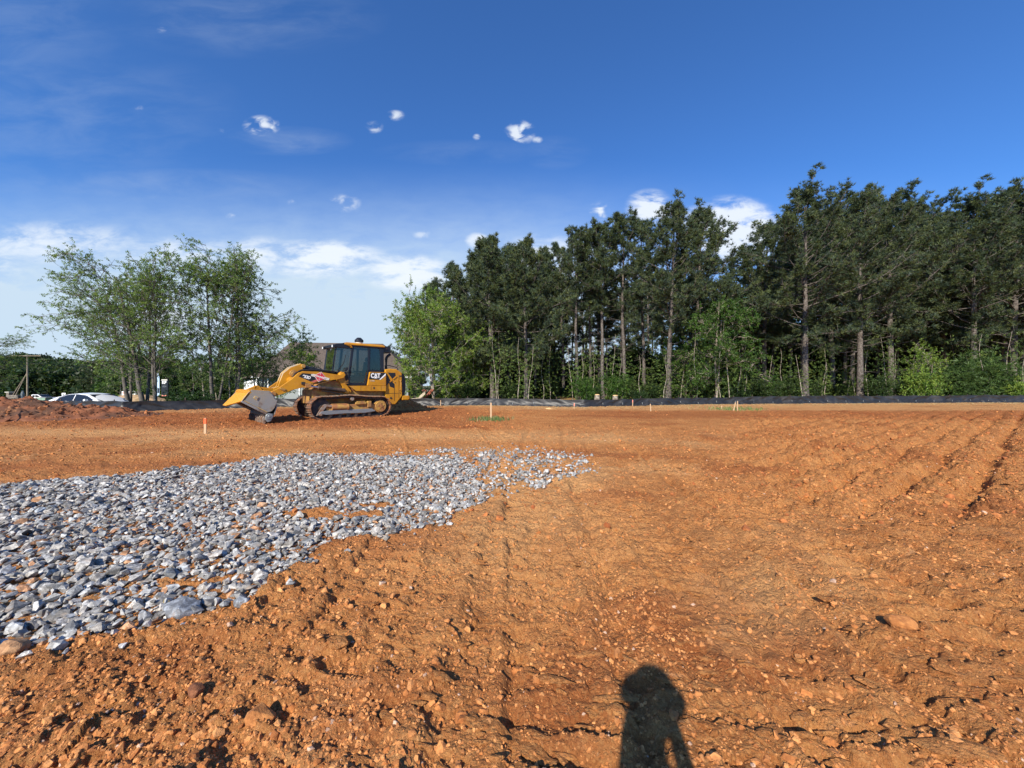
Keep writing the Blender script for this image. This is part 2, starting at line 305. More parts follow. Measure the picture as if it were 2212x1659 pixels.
def detail_h(x, y, gm):
    r_ = np.hypot(x, y); fade = 1 - .0 * r_
    wx = x + .05 * perlin(x * 5, y * 5, 41); wy = y + .05 * perlin(x * 5, y * 5, 43)
    h = .016 * fbm(x * 1.2, y * 1.2, 3, 7) + .011 * (np.abs(perlin(x * 4.2, y * 4.2, 11)) * -2 + .6)
    right = rough_w(x, y)
    left = ss(-x, 2, 6) * ss(y, 7.5, 9) * (1 - ss(y, 19, 22)); front_left = ss(-x + .5, 0, 2.0) * (1 - ss(y, 2.8, 4.0))
    red = ss(y, 11.0, 12.0) * (1 - ss(y, 19, 22)) * (1 - ss(x, -2, 3))
    lumpy = np.clip(.26 + .9 * right + .8 * red + .48 * front_left + .5 * ss(perlin(x * .5, y * .5, 51), .05, .4), 0, 1.8)
    # clods of three sizes
    for (sc, amp, thr, sd) in ((4.2, .038, .50, 1), (9.5, .026, .30, 2), (21, .014, .15, 3), (44, .0055, .05, 4)):
        f, rid = worley(wx * sc, wy * sc, sd); rid2 = np.clip((rid - thr) / (1 - thr), 0, 1)
        k = np.clip(1 - (f / .58) ** 2, 0, 1) ** .6
        h = h + amp * k * rid2 * (lumpy if sc < 30 else 1)
        if sc < 30: h = h - amp * (1.15 if sc > 5 else .7 * (right > .1)) * ss(f, .5, .85) * (.6 * lumpy + .75 * right)
    # broken plates pressed by the grouser bars
    imp = ss(perlin(x * .8, y * .8, 61) + .15, -.1, .3) * (1 - right * .8) * (1 - .9 * red) * (1 - .7 * front_left)
    t = (x * .24 + y * .97) / .17 + .9 * perlin(x * 1.3, y * 1.3, 63) + .25 * perlin(x * 9, y * 9, 64)
    saw = t - np.floor(t); saw = np.where(saw < .82, saw / .82, (1 - saw) / .18)
    brk = ss(perlin(x * 2.2, y * 6.5, 67) + .18 * perlin(x * 11, y * 11, 68), -.05, .12)
    h = h + .026 * (saw - .5) * imp * brk
    pn = perlin(x * 2.6 + .3 * y, y * 6, 71) * 2.6 + .5 * perlin(x * 13, y * 13, 72); fr = pn - np.floor(pn)
    h = h + .016 * (np.floor(pn) + ss(fr, .86, 1.0)) * (.6 + .5 * lumpy) * (1 - .75 * right) * (1.05 + .7 * ss(x, -.8, .6) * (1 - ss(y, 4, 6)))
    # wheel and track ruts running away from the camera
    for (x0, k_, am) in RUTS:
        dd = x - (x0 + k_ * y) + .12 * perlin(y * .9, x0 + y * .0, 75) + .04 * perlin(x * 6, y * 6, 76)
        br = .55 + 1.1 * perlin(x * 3, y * 3, 77); fo = (1 - ss(y, 9, 15))
        h = h + am * fo * (.06 * np.clip(br, 0, 1.4) * np.exp(-(dd / .06) ** 2) - .05 * np.exp(-((dd - .14) / .07) ** 2) - .022 * np.exp(-((dd + .28) / .05) ** 2) - .022 * np.exp(-((dd + .42) / .04) ** 2))
    for (x0, k1, k2, am) in TRACKS:
        xc = x0 + k1 * y + k2 * y * y; u = x - xc + .03 * perlin(x * 4, y * 4, 79); ins = (1 - ss(np.abs(u), .20, .25)) * (1 - ss(y, 11, 16)); tt = (y + .22 * u) / .165 + .3 * perlin(x * 2, y * 2, 80); sw = tt - np.floor(tt); br = ss(perlin(x * 1.6, y * 1.6, 84 + int(am * 10)) + .22, -.15, .25)
        h = h - am * ins * br * (.028 * ss(sw, .0, .22) * (1 - ss(sw, .62, .80)) + .004) + am * .022 * br * np.exp(-((np.abs(u) - .27) / .035) ** 2) * (1 - ss(y, 11, 16))
    # furrows
    dv = (-x * .57 + y * .82) / .56 + .30 * perlin(x * .5, y * .5, 81) + .10 * perlin(x * 3, y * 3, 82); fz = np.abs(dv - np.floor(dv) - .5) * 2
    brf = ss(perlin(x * 1.4, y * 1.4, 83) + .25, -.1, .3)
    h = h - .115 * right * ss(fz, .40, .98) * (.6 + .7 * brf)
    h = h + .07 * right * fbm(x * 2.4, y * 2.4, 4, 85)
    # lane swept smooth behind the apron
    lane = np.exp(-((y - 9.6 + .06 * x) / 1.1) ** 2) * ss(-x, -1, 3); tl = (y * .98 + x * .08) / .23 + .5 * perlin(x * .4, y * 2, 87)
    h = h * (1 - .45 * lane) + .012 * lane * np.sin(tl * 6.28)
    h = h + .03 * red * fbm(x * 1.6, y * 1.6, 4, 88)
    far = ss(r_, 30, 60); h = h * (1 - far)
    return h * np.where(gm, .25, 1.0) - np.where(gm, .012, 0)
def ground_z(x, y):
    x = np.atleast_1d(np.asarray(x, np.float64)); y = np.atleast_1d(np.asarray(y, np.float64))
    a, b_ = gravel_mask(x, y); return base_h(x, y) + detail_h(x, y, a)
def gz(x, y): return float(ground_z(x, y)[0])

# ------------------------------------------------------------------ ground sheet (finer rings near the viewer)
def build_ground():
    th = np.concatenate([np.arange(-62, 62.001, .115), np.arange(64, 298, 2.0)]) * math.pi / 180
    rr = [0.0, .35, .6, .8]; r_ = 1.0
    while r_ < 62: rr.append(r_); r_ *= 1.0045
    while r_ < 900: rr.append(r_); r_ *= 1.05
    rr = np.array(rr); nt = len(th); nr = len(rr)
    T, RR = np.meshgrid(th, rr); X = RR * np.sin(T); Y = RR * np.cos(T)
    x = X.ravel(); y = Y.ravel(); a, b_ = gravel_mask(x, y)
    z = base_h(x, y) + detail_h(x, y, a)
    # soil character: R moist red, G pale dusty, B grass / forest floor
    red = ss(y + .6 * perlin(x * .7, y * .7, 91), 10.9, 11.8) * (1 - ss(y, 19.5, 22)) * (1 - ss(x + .08 * y, -2.5, 2.0)) * (.75 + .5 * perlin(x * .6, y * .6, 92))
    red += .55 * ss(perlin(x * .45, y * .9, 93) + .3 * perlin(x * 2, y * 2, 94), .12, .42)
    red += .5 * np.exp(-((y - 7.0 - .1 * x) / .35) ** 2) * ss(-x, 2, 4) + .55 * ss(y, 14, 16) * (1 - ss(y, 18.5, 20.5)) * ss(x, 1, 5)
    pale = .9 * np.exp(-((y - 10.0 + .06 * x) / 1.0) ** 2) * (1 - ss(x, 0, 5)) + .8 * ss(y + .5 * perlin(x * .4, y * .4, 95), 18.8, 20.6) * ss(x, -4, 2)
    pale += .55 * ss(perlin(x * .6, y * .6, 96) + .25 * perlin(x * 3, y * 3, 97), .08, .4) * (1 - ss(y, 9, 12)) * (1 - rough_w(x, y))
    pale += .7 * np.exp(-((x + .35 - .1 * y) / .9) ** 2) * ss(y, 2.0, 3.5) * (1 - ss(y, 6.5, 8)) + .9 * ss(-x, 12, 15) * ss(y + .4 * perlin(x * .5, y * .5, 98), 17.3, 18.4)
    fy = np.interp(x, [-27, -19.5, -16.6, -9.8, -.3, 4.4, 14.6, 27.7, 60], [20.5, 18.5, 21.7, 23.1, 24, 22.6, 25.5, 27.2, 30])
    grass = ss(y - fy, .2, 1.2) + ss(-y, 25, 40) + ss(np.abs(x), 70, 90)
    leafy = ss(x + .2 * y, -3, 4) * np.clip(grass, 0, 1)
    col = np.stack([np.clip(red, 0, 1), np.clip(pale, 0, 1), np.clip(grass, 0, 1) * (1 - .5 * leafy)], 1)
    V = np.stack([x, y, z], 1)
    i = np.arange(nr - 1)[:, None] * nt; j = np.arange(nt)[None, :]; jn = (np.arange(nt)[None, :] + 1) % nt
    F = np.stack([i + j, i + nt + j, i + nt + jn, i + jn], 2).reshape(-1, 4)[:, ::-1]
    m, n, b = newmat('orange clay soil')
    at = n.attr('Col'); sp = n.n.new('ShaderNodeSeparateColor'); n.l.new(at.outputs[0], sp.inputs[0])
    v = n.coord('Object'); nA = n.noise(v, 1.6, 8, .68); nB = n.noise(v, 14, 6, .65); nC = n.noise(n.scalevec(v, (1, 2.4, 1)), 4.5, 8, .7, .4)
    c = n.mix(n.ss(nA, .36, .66), (.545, .232, .075), (.42, .155, .044))
    c = n.mix(n.m('MULTIPLY', n.ss(nC, .52, .74), .7), c, (.62, .31, .11))
    c = n.mix(n.m('MULTIPLY', sp.outputs[0], .85), c, n.mix(nB, (.27, .070, .020), (.41, .120, .032)))
    c = n.mix(n.m('MULTIPLY', sp.outputs[1], .7), c, n.mix(nB, (.54, .265, .09), (.70, .38, .15)))
    def voro(sc):
        k = n.n.new('ShaderNodeTexVoronoi'); k.inputs['Scale'].default_value = sc; n.l.new(wv_, k.inputs['Vector']); return k
    wn = n.n.new('ShaderNodeTexNoise'); wn.inputs['Scale'].default_value = 18; wn.inputs['Detail'].default_value = 3; n.l.new(v, wn.inputs['Vector'])
    va = n.n.new('ShaderNodeVectorMath'); va.operation = 'MULTIPLY_ADD'; n.l.new(wn.outputs[1], va.inputs[0]); va.inputs[1].default_value = (.018, .018, .018); n.l.new(v, va.inputs[2]); wv_ = va.outputs[0]
    vo1 = voro(38); vo2 = voro(95); s1_ = n.n.new('ShaderNodeSeparateColor'); n.l.new(vo1.outputs['Color'], s1_.inputs[0]); s2_ = n.n.new('ShaderNodeSeparateColor'); n.l.new(vo2.outputs['Color'], s2_.inputs[0])
    cr1 = n.ss(s1_.outputs[0], .55, .95); cr2 = n.ss(s2_.outputs[0], .5, .95)
    c = n.mix(n.m('MULTIPLY', cr1, .26), c, (.70, .34, .115)); c = n.mix(n.m('MULTIPLY', n.ss(s1_.outputs[1], .6, .95), .34), c, (.30, .10, .032))
    c = n.mix(n.m('MULTIPLY', cr2, .28), c, (.74, .40, .15)); c = n.mix(n.m('MULTIPLY', n.ss(s2_.outputs[1], .6, .95), .32), c, (.28, .09, .03))
    c = n.mix(n.m('MULTIPLY', n.ss(n.noise(n.scalevec(v, (1, 5.5, 1)), 3.2, 6, .62), .60, .70), .5), c, (.68, .35, .16))
    c = n.mix(n.m('MULTIPLY', n.ss(nB, .56, .74), .35), c, (.64, .32, .12))
    c = n.mix(n.m('MULTIPLY', n.ss(n.noise(v, 55, 4, .7), .60, .74), .6), c, (.66, .40, .20))
    c = n.mix(n.m('MULTIPLY', sp.outputs[0], .62), c, n.mix(nB, (.20, .055, .018), (.36, .11, .032)))
    c = n.mix(n.m('MULTIPLY', sp.outputs[1], .45), c, n.mix(nB, (.50, .27, .11), (.68, .40, .19)))
    c = n.mix(n.m('MULTIPLY', n.ss(n.noise(v, .45, 5, .6), .50, .68), .38), c, (.30, .10, .03))
    gr = n.mix(n.ss(nA, .4, .62), (.06, .10, .025), (.20, .16, .08))
    c = n.mix(sp.outputs[2], c, gr)
    n.put(b.inputs['Base Color'], c); b.inputs['Roughness'].default_value = .95; b.inputs['Specular IOR Level'].default_value = .2
    bp = n.n.new('ShaderNodeBump'); bp.inputs['Strength'].default_value = 1.0; bp.inputs['Distance'].default_value = .03
    hh = n.m('ADD', n.m('MULTIPLY', n.noise(v, 30, 7, .72), 1.5), n.m('ADD', n.m('MULTIPLY', n.m('MULTIPLY', vo1.outputs['Distance'], s1_.outputs[2]), -.9), n.m('MULTIPLY', n.m('MULTIPLY', vo2.outputs['Distance'], s2_.outputs[2]), -.4))); n.l.new(hh, bp.inputs['Height']); n.l.new(bp.outputs[0], b.inputs['Normal'])
    M['soil'] = m
    o = link('ground', npmesh('ground', V, F, m, col, True)); tag(o, kind='structure')
build_ground()

# ------------------------------------------------------------------ stones and clods
rs = np.random.default_rng(11)
def hull_rock(seed, npts=13, sx=1, sy=.75, sz=.6):
    rg = random.Random(seed); bm = bmesh.new()
    for i in range(npts):
        v_ = Vector((rg.gauss(0, 1), rg.gauss(0, 1), rg.gauss(0, 1))).normalized() * rg.uniform(.75, 1.05)
        bm.verts.new((v_.x * sx, v_.y * sy, v_.z * sz))
    bmesh.ops.convex_hull(bm, input=bm.verts[:]); 
    for v_ in [q for q in bm.verts if not q.link_faces]: bm.verts.remove(v_)
    bmesh.ops.triangulate(bm, faces=bm.faces[:]); bm.verts.index_update()
    V = np.array([v_.co[:] for v_ in bm.verts]); F = np.array([[q.index for q in f.verts] for f in bm.faces]); bm.free(); return V, F
def rotm(rx, ry, rz):
    cx, sx, cy, sy, cz, sz = np.cos(rx), np.sin(rx), np.cos(ry), np.sin(ry), np.cos(rz), np.sin(rz); o = np.zeros((len(rx), 3, 3))
    o[:, 0, 0] = cz * cy; o[:, 0, 1] = cz * sy * sx - sz * cx; o[:, 0, 2] = cz * sy * cx + sz * sx
    o[:, 1, 0] = sz * cy; o[:, 1, 1] = sz * sy * sx + cz * cx; o[:, 1, 2] = sz * sy * cx - cz * sx
    o[:, 2, 0] = -sy; o[:, 2, 1] = cy * sx; o[:, 2, 2] = cy * cx; return o
def scatter(name, variants, pos, scl, mats, cols, mt, smooth=False):
    """real copies of the variant shapes merged to one mesh; scl (n,) or (n,3)"""
    n_ = len(pos); vid = rs.integers(0, len(variants), n_); Vs = []; Fs = []; Cs = []; off = 0
    if scl.ndim == 1: scl = scl[:, None] * np.ones((1, 3))
    for k, (V, F) in enumerate(variants):
        ix = np.where(vid == k)[0]
        if not len(ix): continue
        P = V[None] * scl[ix][:, None, :]; P = np.einsum('nij,nvj->nvi', mats[ix], P) + pos[ix][:, None, :]
        Vs.append(P.reshape(-1, 3)); Fs.append((F[None] + (np.arange(len(ix)) * len(V))[:, None, None] + off).reshape(-1, F.shape[1]))
        Cs.append(np.repeat(cols[ix], len(V), 0)); off += len(ix) * len(V)
    return npmesh(name, np.concatenate(Vs), np.concatenate(Fs), mt, np.concatenate(Cs), smooth)
# material of crushed stone: each stone its own grey, with veins and dust
m, n, b = newmat('crushed granite'); v = n.coord(); a = n.attr('Col').outputs[0]
nz = n.noise(v, 26, 6, .7, .6); nd = n.noise(v, 9, 4)
c = n.mix(n.ss(nz, .42, .66), n.mix(1.0, a, (.62, .60, .58), 'MULTIPLY'), n.mix(1.0, a, (1.6, 1.6, 1.57), 'MULTIPLY'))
c = n.mix(n.m('MULTIPLY', n.ss(nd, .60, .74), .5), c, (.40, .27, .17)); n.put(b.inputs['Base Color'], c); b.inputs['Roughness'].default_value = .6
bp = n.n.new('ShaderNodeBump'); bp.inputs['Strength'].default_value = .5; bp.inputs['Distance'].default_value = .008; n.l.new(n.noise(v, 70, 5, .7), bp.inputs['Height']); n.l.new(bp.outputs[0], b.inputs['Normal']); M['granite'] = m
m, n, b = newmat('dry clay clod'); v = n.coord(); a = n.attr('Col').outputs[0]
c = n.mix(n.ss(n.noise(v, 22, 6, .7), .38, .66), n.mix(1.0, a, (.7, .62, .58), 'MULTIPLY'), n.mix(1.0, a, (1.2, 1.2, 1.2), 'MULTIPLY')); n.put(b.inputs['Base Color'], c); b.inputs['Roughness'].default_value = .95
bp = n.n.new('ShaderNodeBump'); bp.inputs['Strength'].default_value = .8; bp.inputs['Distance'].default_value = .01; n.l.new(n.noise(v, 60, 6, .7), bp.inputs['Height']); n.l.new(bp.outputs[0], b.inputs['Normal']); M['clod'] = m
rocks = [hull_rock(i, 11 + i % 5, 1, .62 + .03 * (i % 6), .42 + .035 * (i % 7)) for i in range(24)]
def stones():
    P = []; 
    for (sp_, pr, lift) in ((.051, 1.0, .0), (.075, .75, .02), (.045, .55, .0001)):
        gx_, gy_ = np.meshgrid(np.arange(-13, 1.6, sp_), np.arange(.4, 8.6, sp_)); x = gx_.ravel() + rs.uniform(-.5, .5, gx_.size) * sp_; y = gy_.ravel() + rs.uniform(-.5, .5, gx_.size) * sp_
        a, b_ = gravel_mask(x, y); keep = (a & (rs.random(x.size) < pr)) | (b_ & ~a & (rs.random(x.size) < (.16 + .5 * (perlin(x * 1.7, y * 1.7, 31) > .02)) * pr))
        far_left = (x < -1.386 * y - 1.0) & (rs.random(x.size) < .6); keep &= ~far_left
        P.append(np.stack([x[keep], y[keep], np.full(keep.sum(), lift)], 1))
    # strays round the edge
    x = rs.uniform(-4.5, 1.8, 9000); y = rs.uniform(1.6, 9, 9000); a, b_ = gravel_mask(x, y)
    near = np.zeros(x.shape, bool)
    for k in range(8):
        aa, bb = gravel_mask(x + .22 * math.cos(k * .785), y + .22 * math.sin(k * .785)); near |= aa | bb
    keep = near & ~a & ~b_ & (rs.random(x.size) < .16); P.append(np.stack([x[keep], y[keep], np.zeros(keep.sum())], 1))
    P = np.concatenate(P); n_ = len(P); s_ = np.clip(rs.lognormal(math.log(.034), .38, n_), .012, .08)
    s_ = s_ * np.where(P[:, 1] > 7.0, .8, 1.0) * np.where(P[:, 2] == .0001, .36, 1.0)
    P[:, 2] += ground_z(P[:, 0], P[:, 1]) + s_ * .12 + rs.uniform(-.008, .012, n_)
    g_ = np.clip(rs.beta(2.0, 2.4, n_) * .40 + .11, 0, .62); tint = rs.normal(0, 1, n_)
    col = np.stack([g_ * (1.02 + .03 * tint), g_ * 1.0, g_ * (.97 - .03 * tint)], 1)
    ru = rs.random(n_) < np.where(s_ < .02, .3, .04); col[ru] = np.array([.42, .22, .11]) * rs.uniform(.7, 1.2, (ru.sum(), 1))
    me = scatter('gravel', rocks, P, s_, rotm(rs.normal(0, .38, n_), rs.normal(0, .38, n_), rs.uniform(0, 6.28, n_)), col, M['granite'])
    tag(link('gravel', me), 'layer of broken grey crushed stone spread over the clay at left', 'gravel', kind='stuff')
stones()
def clods():
    n_ = 120000; yy_ = 1.15 + 11 * rs.random(n_) ** 2.1; xx = rs.uniform(-1.5, 1.55, n_) * yy_
    a, b_ = gravel_mask(xx, yy_); dens = .35 + .65 * ss(-xx + .5, 0, 2.0) * (1 - ss(yy_, 2.8, 4.0)) + .6 * rough_w(xx, yy_) + .5 * (perlin(xx * .9, yy_ * .9, 55) > .1)
    k = ~a & (rs.random(n_) < dens); x = xx[k]; y = yy_[k]; n_ = len(x)
    s_ = np.clip(rs.lognormal(math.log(.0058), .60, n_), .0028, .034) * (1 + .10 * np.clip(y - 3, 0, 6)); z = ground_z(x, y) - s_ * .05
    t = rs.random((n_, 1)); col = (1 - t) * np.array([[.42, .155, .04]]) + t * np.array([[.62, .29, .10]]); pk = rs.random(n_) < .02; col[pk] = [.55, .38, .27]
    var = [hull_rock(100 + i, 16, 1, .8, .62) for i in range(16)]
    me = scatter('clay_clods', var, np.stack([x, y, z], 1), s_, rotm(rs.normal(0, .5, n_), rs.normal(0, .5, n_), rs.uniform(0, 6.28, n_)), col, M['clod'])
    tag(link('clay_clods', me), 'loose crumbs and clods of orange clay over the bare ground', 'clods', kind='stuff')
    # larger clods farther out where the ground was torn up
    n_ = 40000; y = 3.5 + 17 * rs.random(n_); x = rs.uniform(-1.5, 1.5, n_) * y; a, b_ = gravel_mask(x, y)
    red = ss(y, 10.6, 12.0) * (1 - ss(y, 19, 22)) * (1 - ss(x, -2, 3)); k = ~a & ~b_ & (rs.random(n_) < .10 + .55 * rough_w(x, y) + .5 * red); x = x[k]; y = y[k]; n_ = len(x)
    s_ = np.clip(rs.lognormal(math.log(.017), .5, n_), .008, .06); z = ground_z(x, y) + s_ * .1; t = rs.random((n_, 1)); col = (1 - t) * np.array([[.34, .105, .030]]) + t * np.array([[.54, .215, .06]])
    me = scatter('field_clods', var, np.stack([x, y, z], 1), s_, rotm(rs.normal(0, .5, n_), rs.normal(0, .5, n_), rs.uniform(0, 6.28, n_)), col, M['clod'])
    tag(link('field_clods', me), 'coarse torn clods lying over the graded field around the machine', 'clods', kind='stuff')
    # flat flakes of clay squeezed out by the track bars
    n_ = 420; y = 1.3 + 7 * rs.random(n_) ** 1.6; x = rs.uniform(-.5, 1.5, n_) * y; a, b_ = gravel_mask(x, y); k = ~a & ~b_ & (x > -.9); x = x[k]; y = y[k]; n_ = len(x)
    L = rs.uniform(.02, .075, n_) * (1 + (rs.random(n_) < .12) * 1.2); S = np.stack([L, L * rs.uniform(.16, .4, n_), rs.uniform(.007, .016, n_)], 1)
    t = rs.random((n_, 1)); col = (1 - t) * np.array([[.36, .155, .07]]) + t * np.array([[.52, .26, .12]])
    fl = [hull_rock(300 + i, 22, 1, 1, 1) for i in range(12)]
    me = scatter('clay_flakes', fl, np.stack([x, y, ground_z(x, y) + .004], 1), S, rotm(rs.normal(0, .1, n_), rs.normal(0, .08, n_), rs.normal(-.22, .28, n_)), col * .0, M['soil'])
    tag(link('clay_flakes', me), 'smooth pinkish flakes of pressed clay lying across the track prints', 'clay flakes', kind='stuff')
clods()
# ------------------------------------------------------------------ tracked loader
def text_obj(txt, size, mt, parent, loc, name='lettering', bold=.0, rot=0.0, shear=0.0, xs=1.0, depth=.004):
    cu = bpy.data.curves.new(name, 'FONT'); cu.body = txt; cu.size = size; cu.extrude = depth / 2; cu.offset = bold; cu.shear = shear; cu.align_x = 'CENTER'; cu.align_y = 'CENTER'; cu.space_character = .95
    o = bpy.data.objects.new(name, cu); C.objects.link(o); dg = bpy.context.evaluated_depsgraph_get(); dg.update()
    me = bpy.data.meshes.new_from_object(o.evaluated_get(dg)); bpy.data.objects.remove(o)
    me.transform(Matrix.Scale(xs, 4, (1, 0, 0))); me.transform(Matrix.Rotation(rot, 4, 'Z')); me.transform(Matrix.Rotation(R(90), 4, 'X')); me.materials.clear(); me.materials.append(mt)
    q = link(name, me, parent); q.location = loc; return q
def ngon_disc(mb, u, z, r, v0, v1, n=24): return mb.cyl((u, v0, z), (u, v1, z), r, n=n)

def build_loader():
    root = empty('track_loader', (-7.66, 14.0, -.01), R(45))
    tag(root, 'yellow tracked loader with black cab and raised arms, its open bucket resting on the clay', 'loader')
    Y_, YD, BK, DM = M['yellow'], M['yellow_dirty'], M['black'], M['darkmetal']
    # --- tracks: loop path through front idler, carrier roller and rear sprocket
    def loop():
        p = []
        for a in np.linspace(-100, -262, 14): p.append((.47 + .455 * math.cos(R(a)), .475 + .455 * math.sin(R(a))))
        for u, z in ((.7, .925), (1.0, .935), (1.3, .955), (1.6, .96), (1.9, .935), (2.3, .895), (2.6, .88)): p.append((u, z))
        for a in np.linspace(80, -82, 13): p.append((2.84 + .44 * math.cos(R(a)), .45 + .43 * math.sin(R(a))))
        for u in (2.5, 2.0, 1.5, 1.0, .7): p.append((u, .015))
        return p
    P = [Vector((a, 0, b)) for a, b in loop()]; P.append(P[0]); L = [0]
    for i in range(1, len(P)): L.append(L[-1] + (P[i] - P[i - 1]).length)
    def at(s):
        s = s % L[-1]; k = max(i for i in range(len(L)) if L[i] <= s); k = min(k, len(P) - 2); f = (s - L[k]) / (L[k + 1] - L[k]); t = (P[k + 1] - P[k]).normalized(); return P[k].lerp(P[k + 1], f), t
    nshoe = 42; step = L[-1] / nshoe
    for side in (0, 1):
        v0 = 0.0 if side == 0 else 1.80; vc = v0 + .24
        sh = MB(); gr = MB(); ch = MB()
        for k in range(nshoe):
            c, t = at(k * step); nrm = Vector((0, 1, 0)).cross(t)      # out of the loop
            cen = Vector((1.6, 0, .48)); nrm = nrm if nrm.dot(c - cen) > 0 or (nrm.z < 0 and c.z < .1) or (nrm.z > 0 and c.z > .8) else -nrm
            rot = Matrix((t, Vector((0, 1, 0)), nrm)).transposed(); b_ = Vector((c.x, vc, c.z))
            sh.box(b_ - nrm * .02, (step * .93, .48, .022), rot)
            gr.box(b_ + nrm * .006 - t * step * .36, (.018, .48, .035), rot); gr.box(b_ + nrm * .003, (.014, .47, .024), rot)
            for q in (-.085, .085): ch.box(b_ + Vector((0, q, 0)) - nrm * .075, (step * 1.04, .045, .085), rot); ch.cyl(b_ + Vector((0, q - .035, 0)) - nrm * .075, b_ + Vector((0, q + .035, 0)) - nrm * .075, .034, n=8)
        tr = sh.build('track', M['steel'], root, .003); gr.build('grouser', M['grouser'], tr); ch.build('chain', DM, tr)
        o = -1 if side == 0 else 1       # outward direction
        fr = MB(); fr.prism([(.62, .30), (.62, .50), (.85, .62), (1.42, .62), (1.42, .56), (2.45, .60), (2.58, .50), (2.62, .24), (2.2, .17), (.9, .17)], vc - .13, vc + .13)
        f_ = fr.build('track_frame', YD, tr, .015)
        fc = MB(); fc.cyl((.82, vc + o * .135, .47), (1.42, vc + o * .135, .47), .115, n=18); fc.cyl((1.42, vc + o * .135, .47), (1.46, vc + o * .135, .47), .135, n=18); fc.build('recoil_housing', YD, tr, 0, True)
        gu = MB(); gu.prism([(.36, .26), (.42, .345), (.8, .37), (2.45, .36), (2.6, .25), (2.15, .2), (1.3, .22), (.6, .2)], vc + o * .13, vc + o * .20); gu.build('roller_guard', M['greysteel'], tr, .01)
        bx = MB(); bx.box((1.98, vc + o * .15, .605), (.46, .12, .10)); bx.box((1.98, vc + o * .16, .675), (.36, .10, .04)); bx.box((2.33, vc + o * .10, .56), (.17, .22, .26)); bx.build('tool_cover', YD, tr, .02)
        yo = MB(); yo.prism([(.24, .18), (.36, .40), (.50, .60), (.56, .62), (.84, .56), (.82, .50), (.62, .52), (.52, .40), (.42, .22)], vc + o * .15, vc + o * .19)
        yo.cyl((.40, vc + o * .12, .22), (.40, vc + o * .21, .22), .055); yo.build('idler_yoke', M['grouser'], tr, .006)
        idl = MB(); ngon_disc(idl, .47, .475, .345, vc - .05, vc + .05, 36); ngon_disc(idl, .47, .475, .33, vc - .09, vc + .09, 36); ngon_disc(idl, .47, .475, .12, vc - .13, vc + .13, 20); idl.build('idler_wheel', DM, tr, .008, True)
        sp = MB(); pts = []
        for i in range(46):
            a = i / 46 * 2 * math.pi; r_ = .35 if i % 2 else .31; pts.append((2.84 + r_ * math.cos(a), .45 + r_ * math.sin(a)))
        sp.prism(pts, vc - .035, vc + .035); s_ = sp.build('drive_sprocket', DM, tr)
        fd = MB(); ngon_disc(fd, 2.84, .45, .275, vc - .12, vc + .12, 32); ngon_disc(fd, 2.84, .45, .235, vc + o * .12, vc + o * .20, 32)
        for i in range(5):
            a = R(90 + 72 * i); fd.cyl((2.84 + .12 * math.cos(a), vc + o * .2, .45 + .12 * math.sin(a)), (2.84 + .12 * math.cos(a), vc + o * .215, .45 + .12 * math.sin(a)), .03, n=10)
        fd.cyl((2.84, vc + o * .2, .45), (2.84, vc + o * .225, .45), .07, n=14); fd.build('final_drive', YD, tr, .01, True)
        cr = MB(); cr.cyl((1.62, vc - .02, .80), (1.62, vc + o * .19, .80), .075, n=20); cr.build('carrier_roller', M['grouser'], tr, .008, True)
        for u in (.78, 1.15, 1.47, 1.79, 2.11, 2.35):
            ro = MB(); ro.cyl((u, vc - .14, .135), (u, vc + .14, .135), .085, n=18); ro.cyl((u, vc + o * .10, .135), (u, vc + o * .17, .135), .045, n=10); ro.box((u, vc + o * .16, .19), (.14, .05, .05)); ro.build('track_roller', DM, tr, .004, True)
    # --- main hull between the tracks
    hb = MB(); hb.prism([(.22, .62), (.22, 1.15), (.55, 1.42), (1.0, 1.55), (1.6, 1.55), (3.3, 1.5), (3.6, 1.4), (3.6, .62), (3.2, .45), (.8, .42)], .50, 1.78)
    hb.build('hull', YD, root, .02)
    for v0, v1 in ((.40, .62), (1.66, 1.88)):     # loader towers
        tw = MB(); tw.prism([(1.22, 1.86), (1.30, 1.92), (1.42, 1.88), (1.50, 1.40), (1.72, 1.12), (1.66, 1.0), (1.40, 1.02), (1.36, 1.30), (1.18, 1.55)], v0, v1); tw.cyl((1.3, v0 - .05, 1.82), (1.3, v1 + .03, 1.82), .075); tw.cyl((1.50, v0 - .06, 1.10), (1.50, v1 + .03, 1.10), .085)
        tw.build('loader_tower', Y_, root, .012, True)
        st = MB()
        for k in range(3): st.box((1.50, v0 - .01, 1.44 + .06 * k), (.15, .03, .02))
        st.build('step', YD, root)
    # engine enclosure at the rear
    en = MB(); en.prism([(3.2, .86), (3.2, 2.06), (3.42, 2.10), (3.72, 2.09), (4.00, 1.93), (4.02, .86), (3.68, .48), (3.5, .48), (3.32, .66)], .36, 1.92); eng = en.build('engine_enclosure', Y_, root, .03)
    dk = MB()
    for (q) in ([(3.24, 1.88), (3.44, 1.55), (3.24, 1.34)], [(3.30, 1.92), (3.66, 1.92), (3.68, 1.78), (3.52, 1.64)], [(3.50, 1.52), (3.62, 1.42), (3.62, 1.22), (3.40, 1.30), (3.36, 1.48)]): dk.prism(q, .352, .37)
    dk.build('opening', BK, eng)
    br = MB(); br.box((3.46, .350, 1.66), (.52, .03, .045), Euler((0, R(42), 0))); br.box((3.56, .350, 1.63), (.42, .03, .04), Euler((0, R(-38), 0))); br.build('brace', Y_, eng)
    gp = MB(); gp.tube([(3.90, .36, 1.58), (3.90, .31, 1.56), (3.92, .305, 1.45), (3.90, .305, 1.2), (3.88, .31, 1.14), (3.88, .36, 1.13)], .017); gp.build('grab_handle', YD, eng, 0, True)
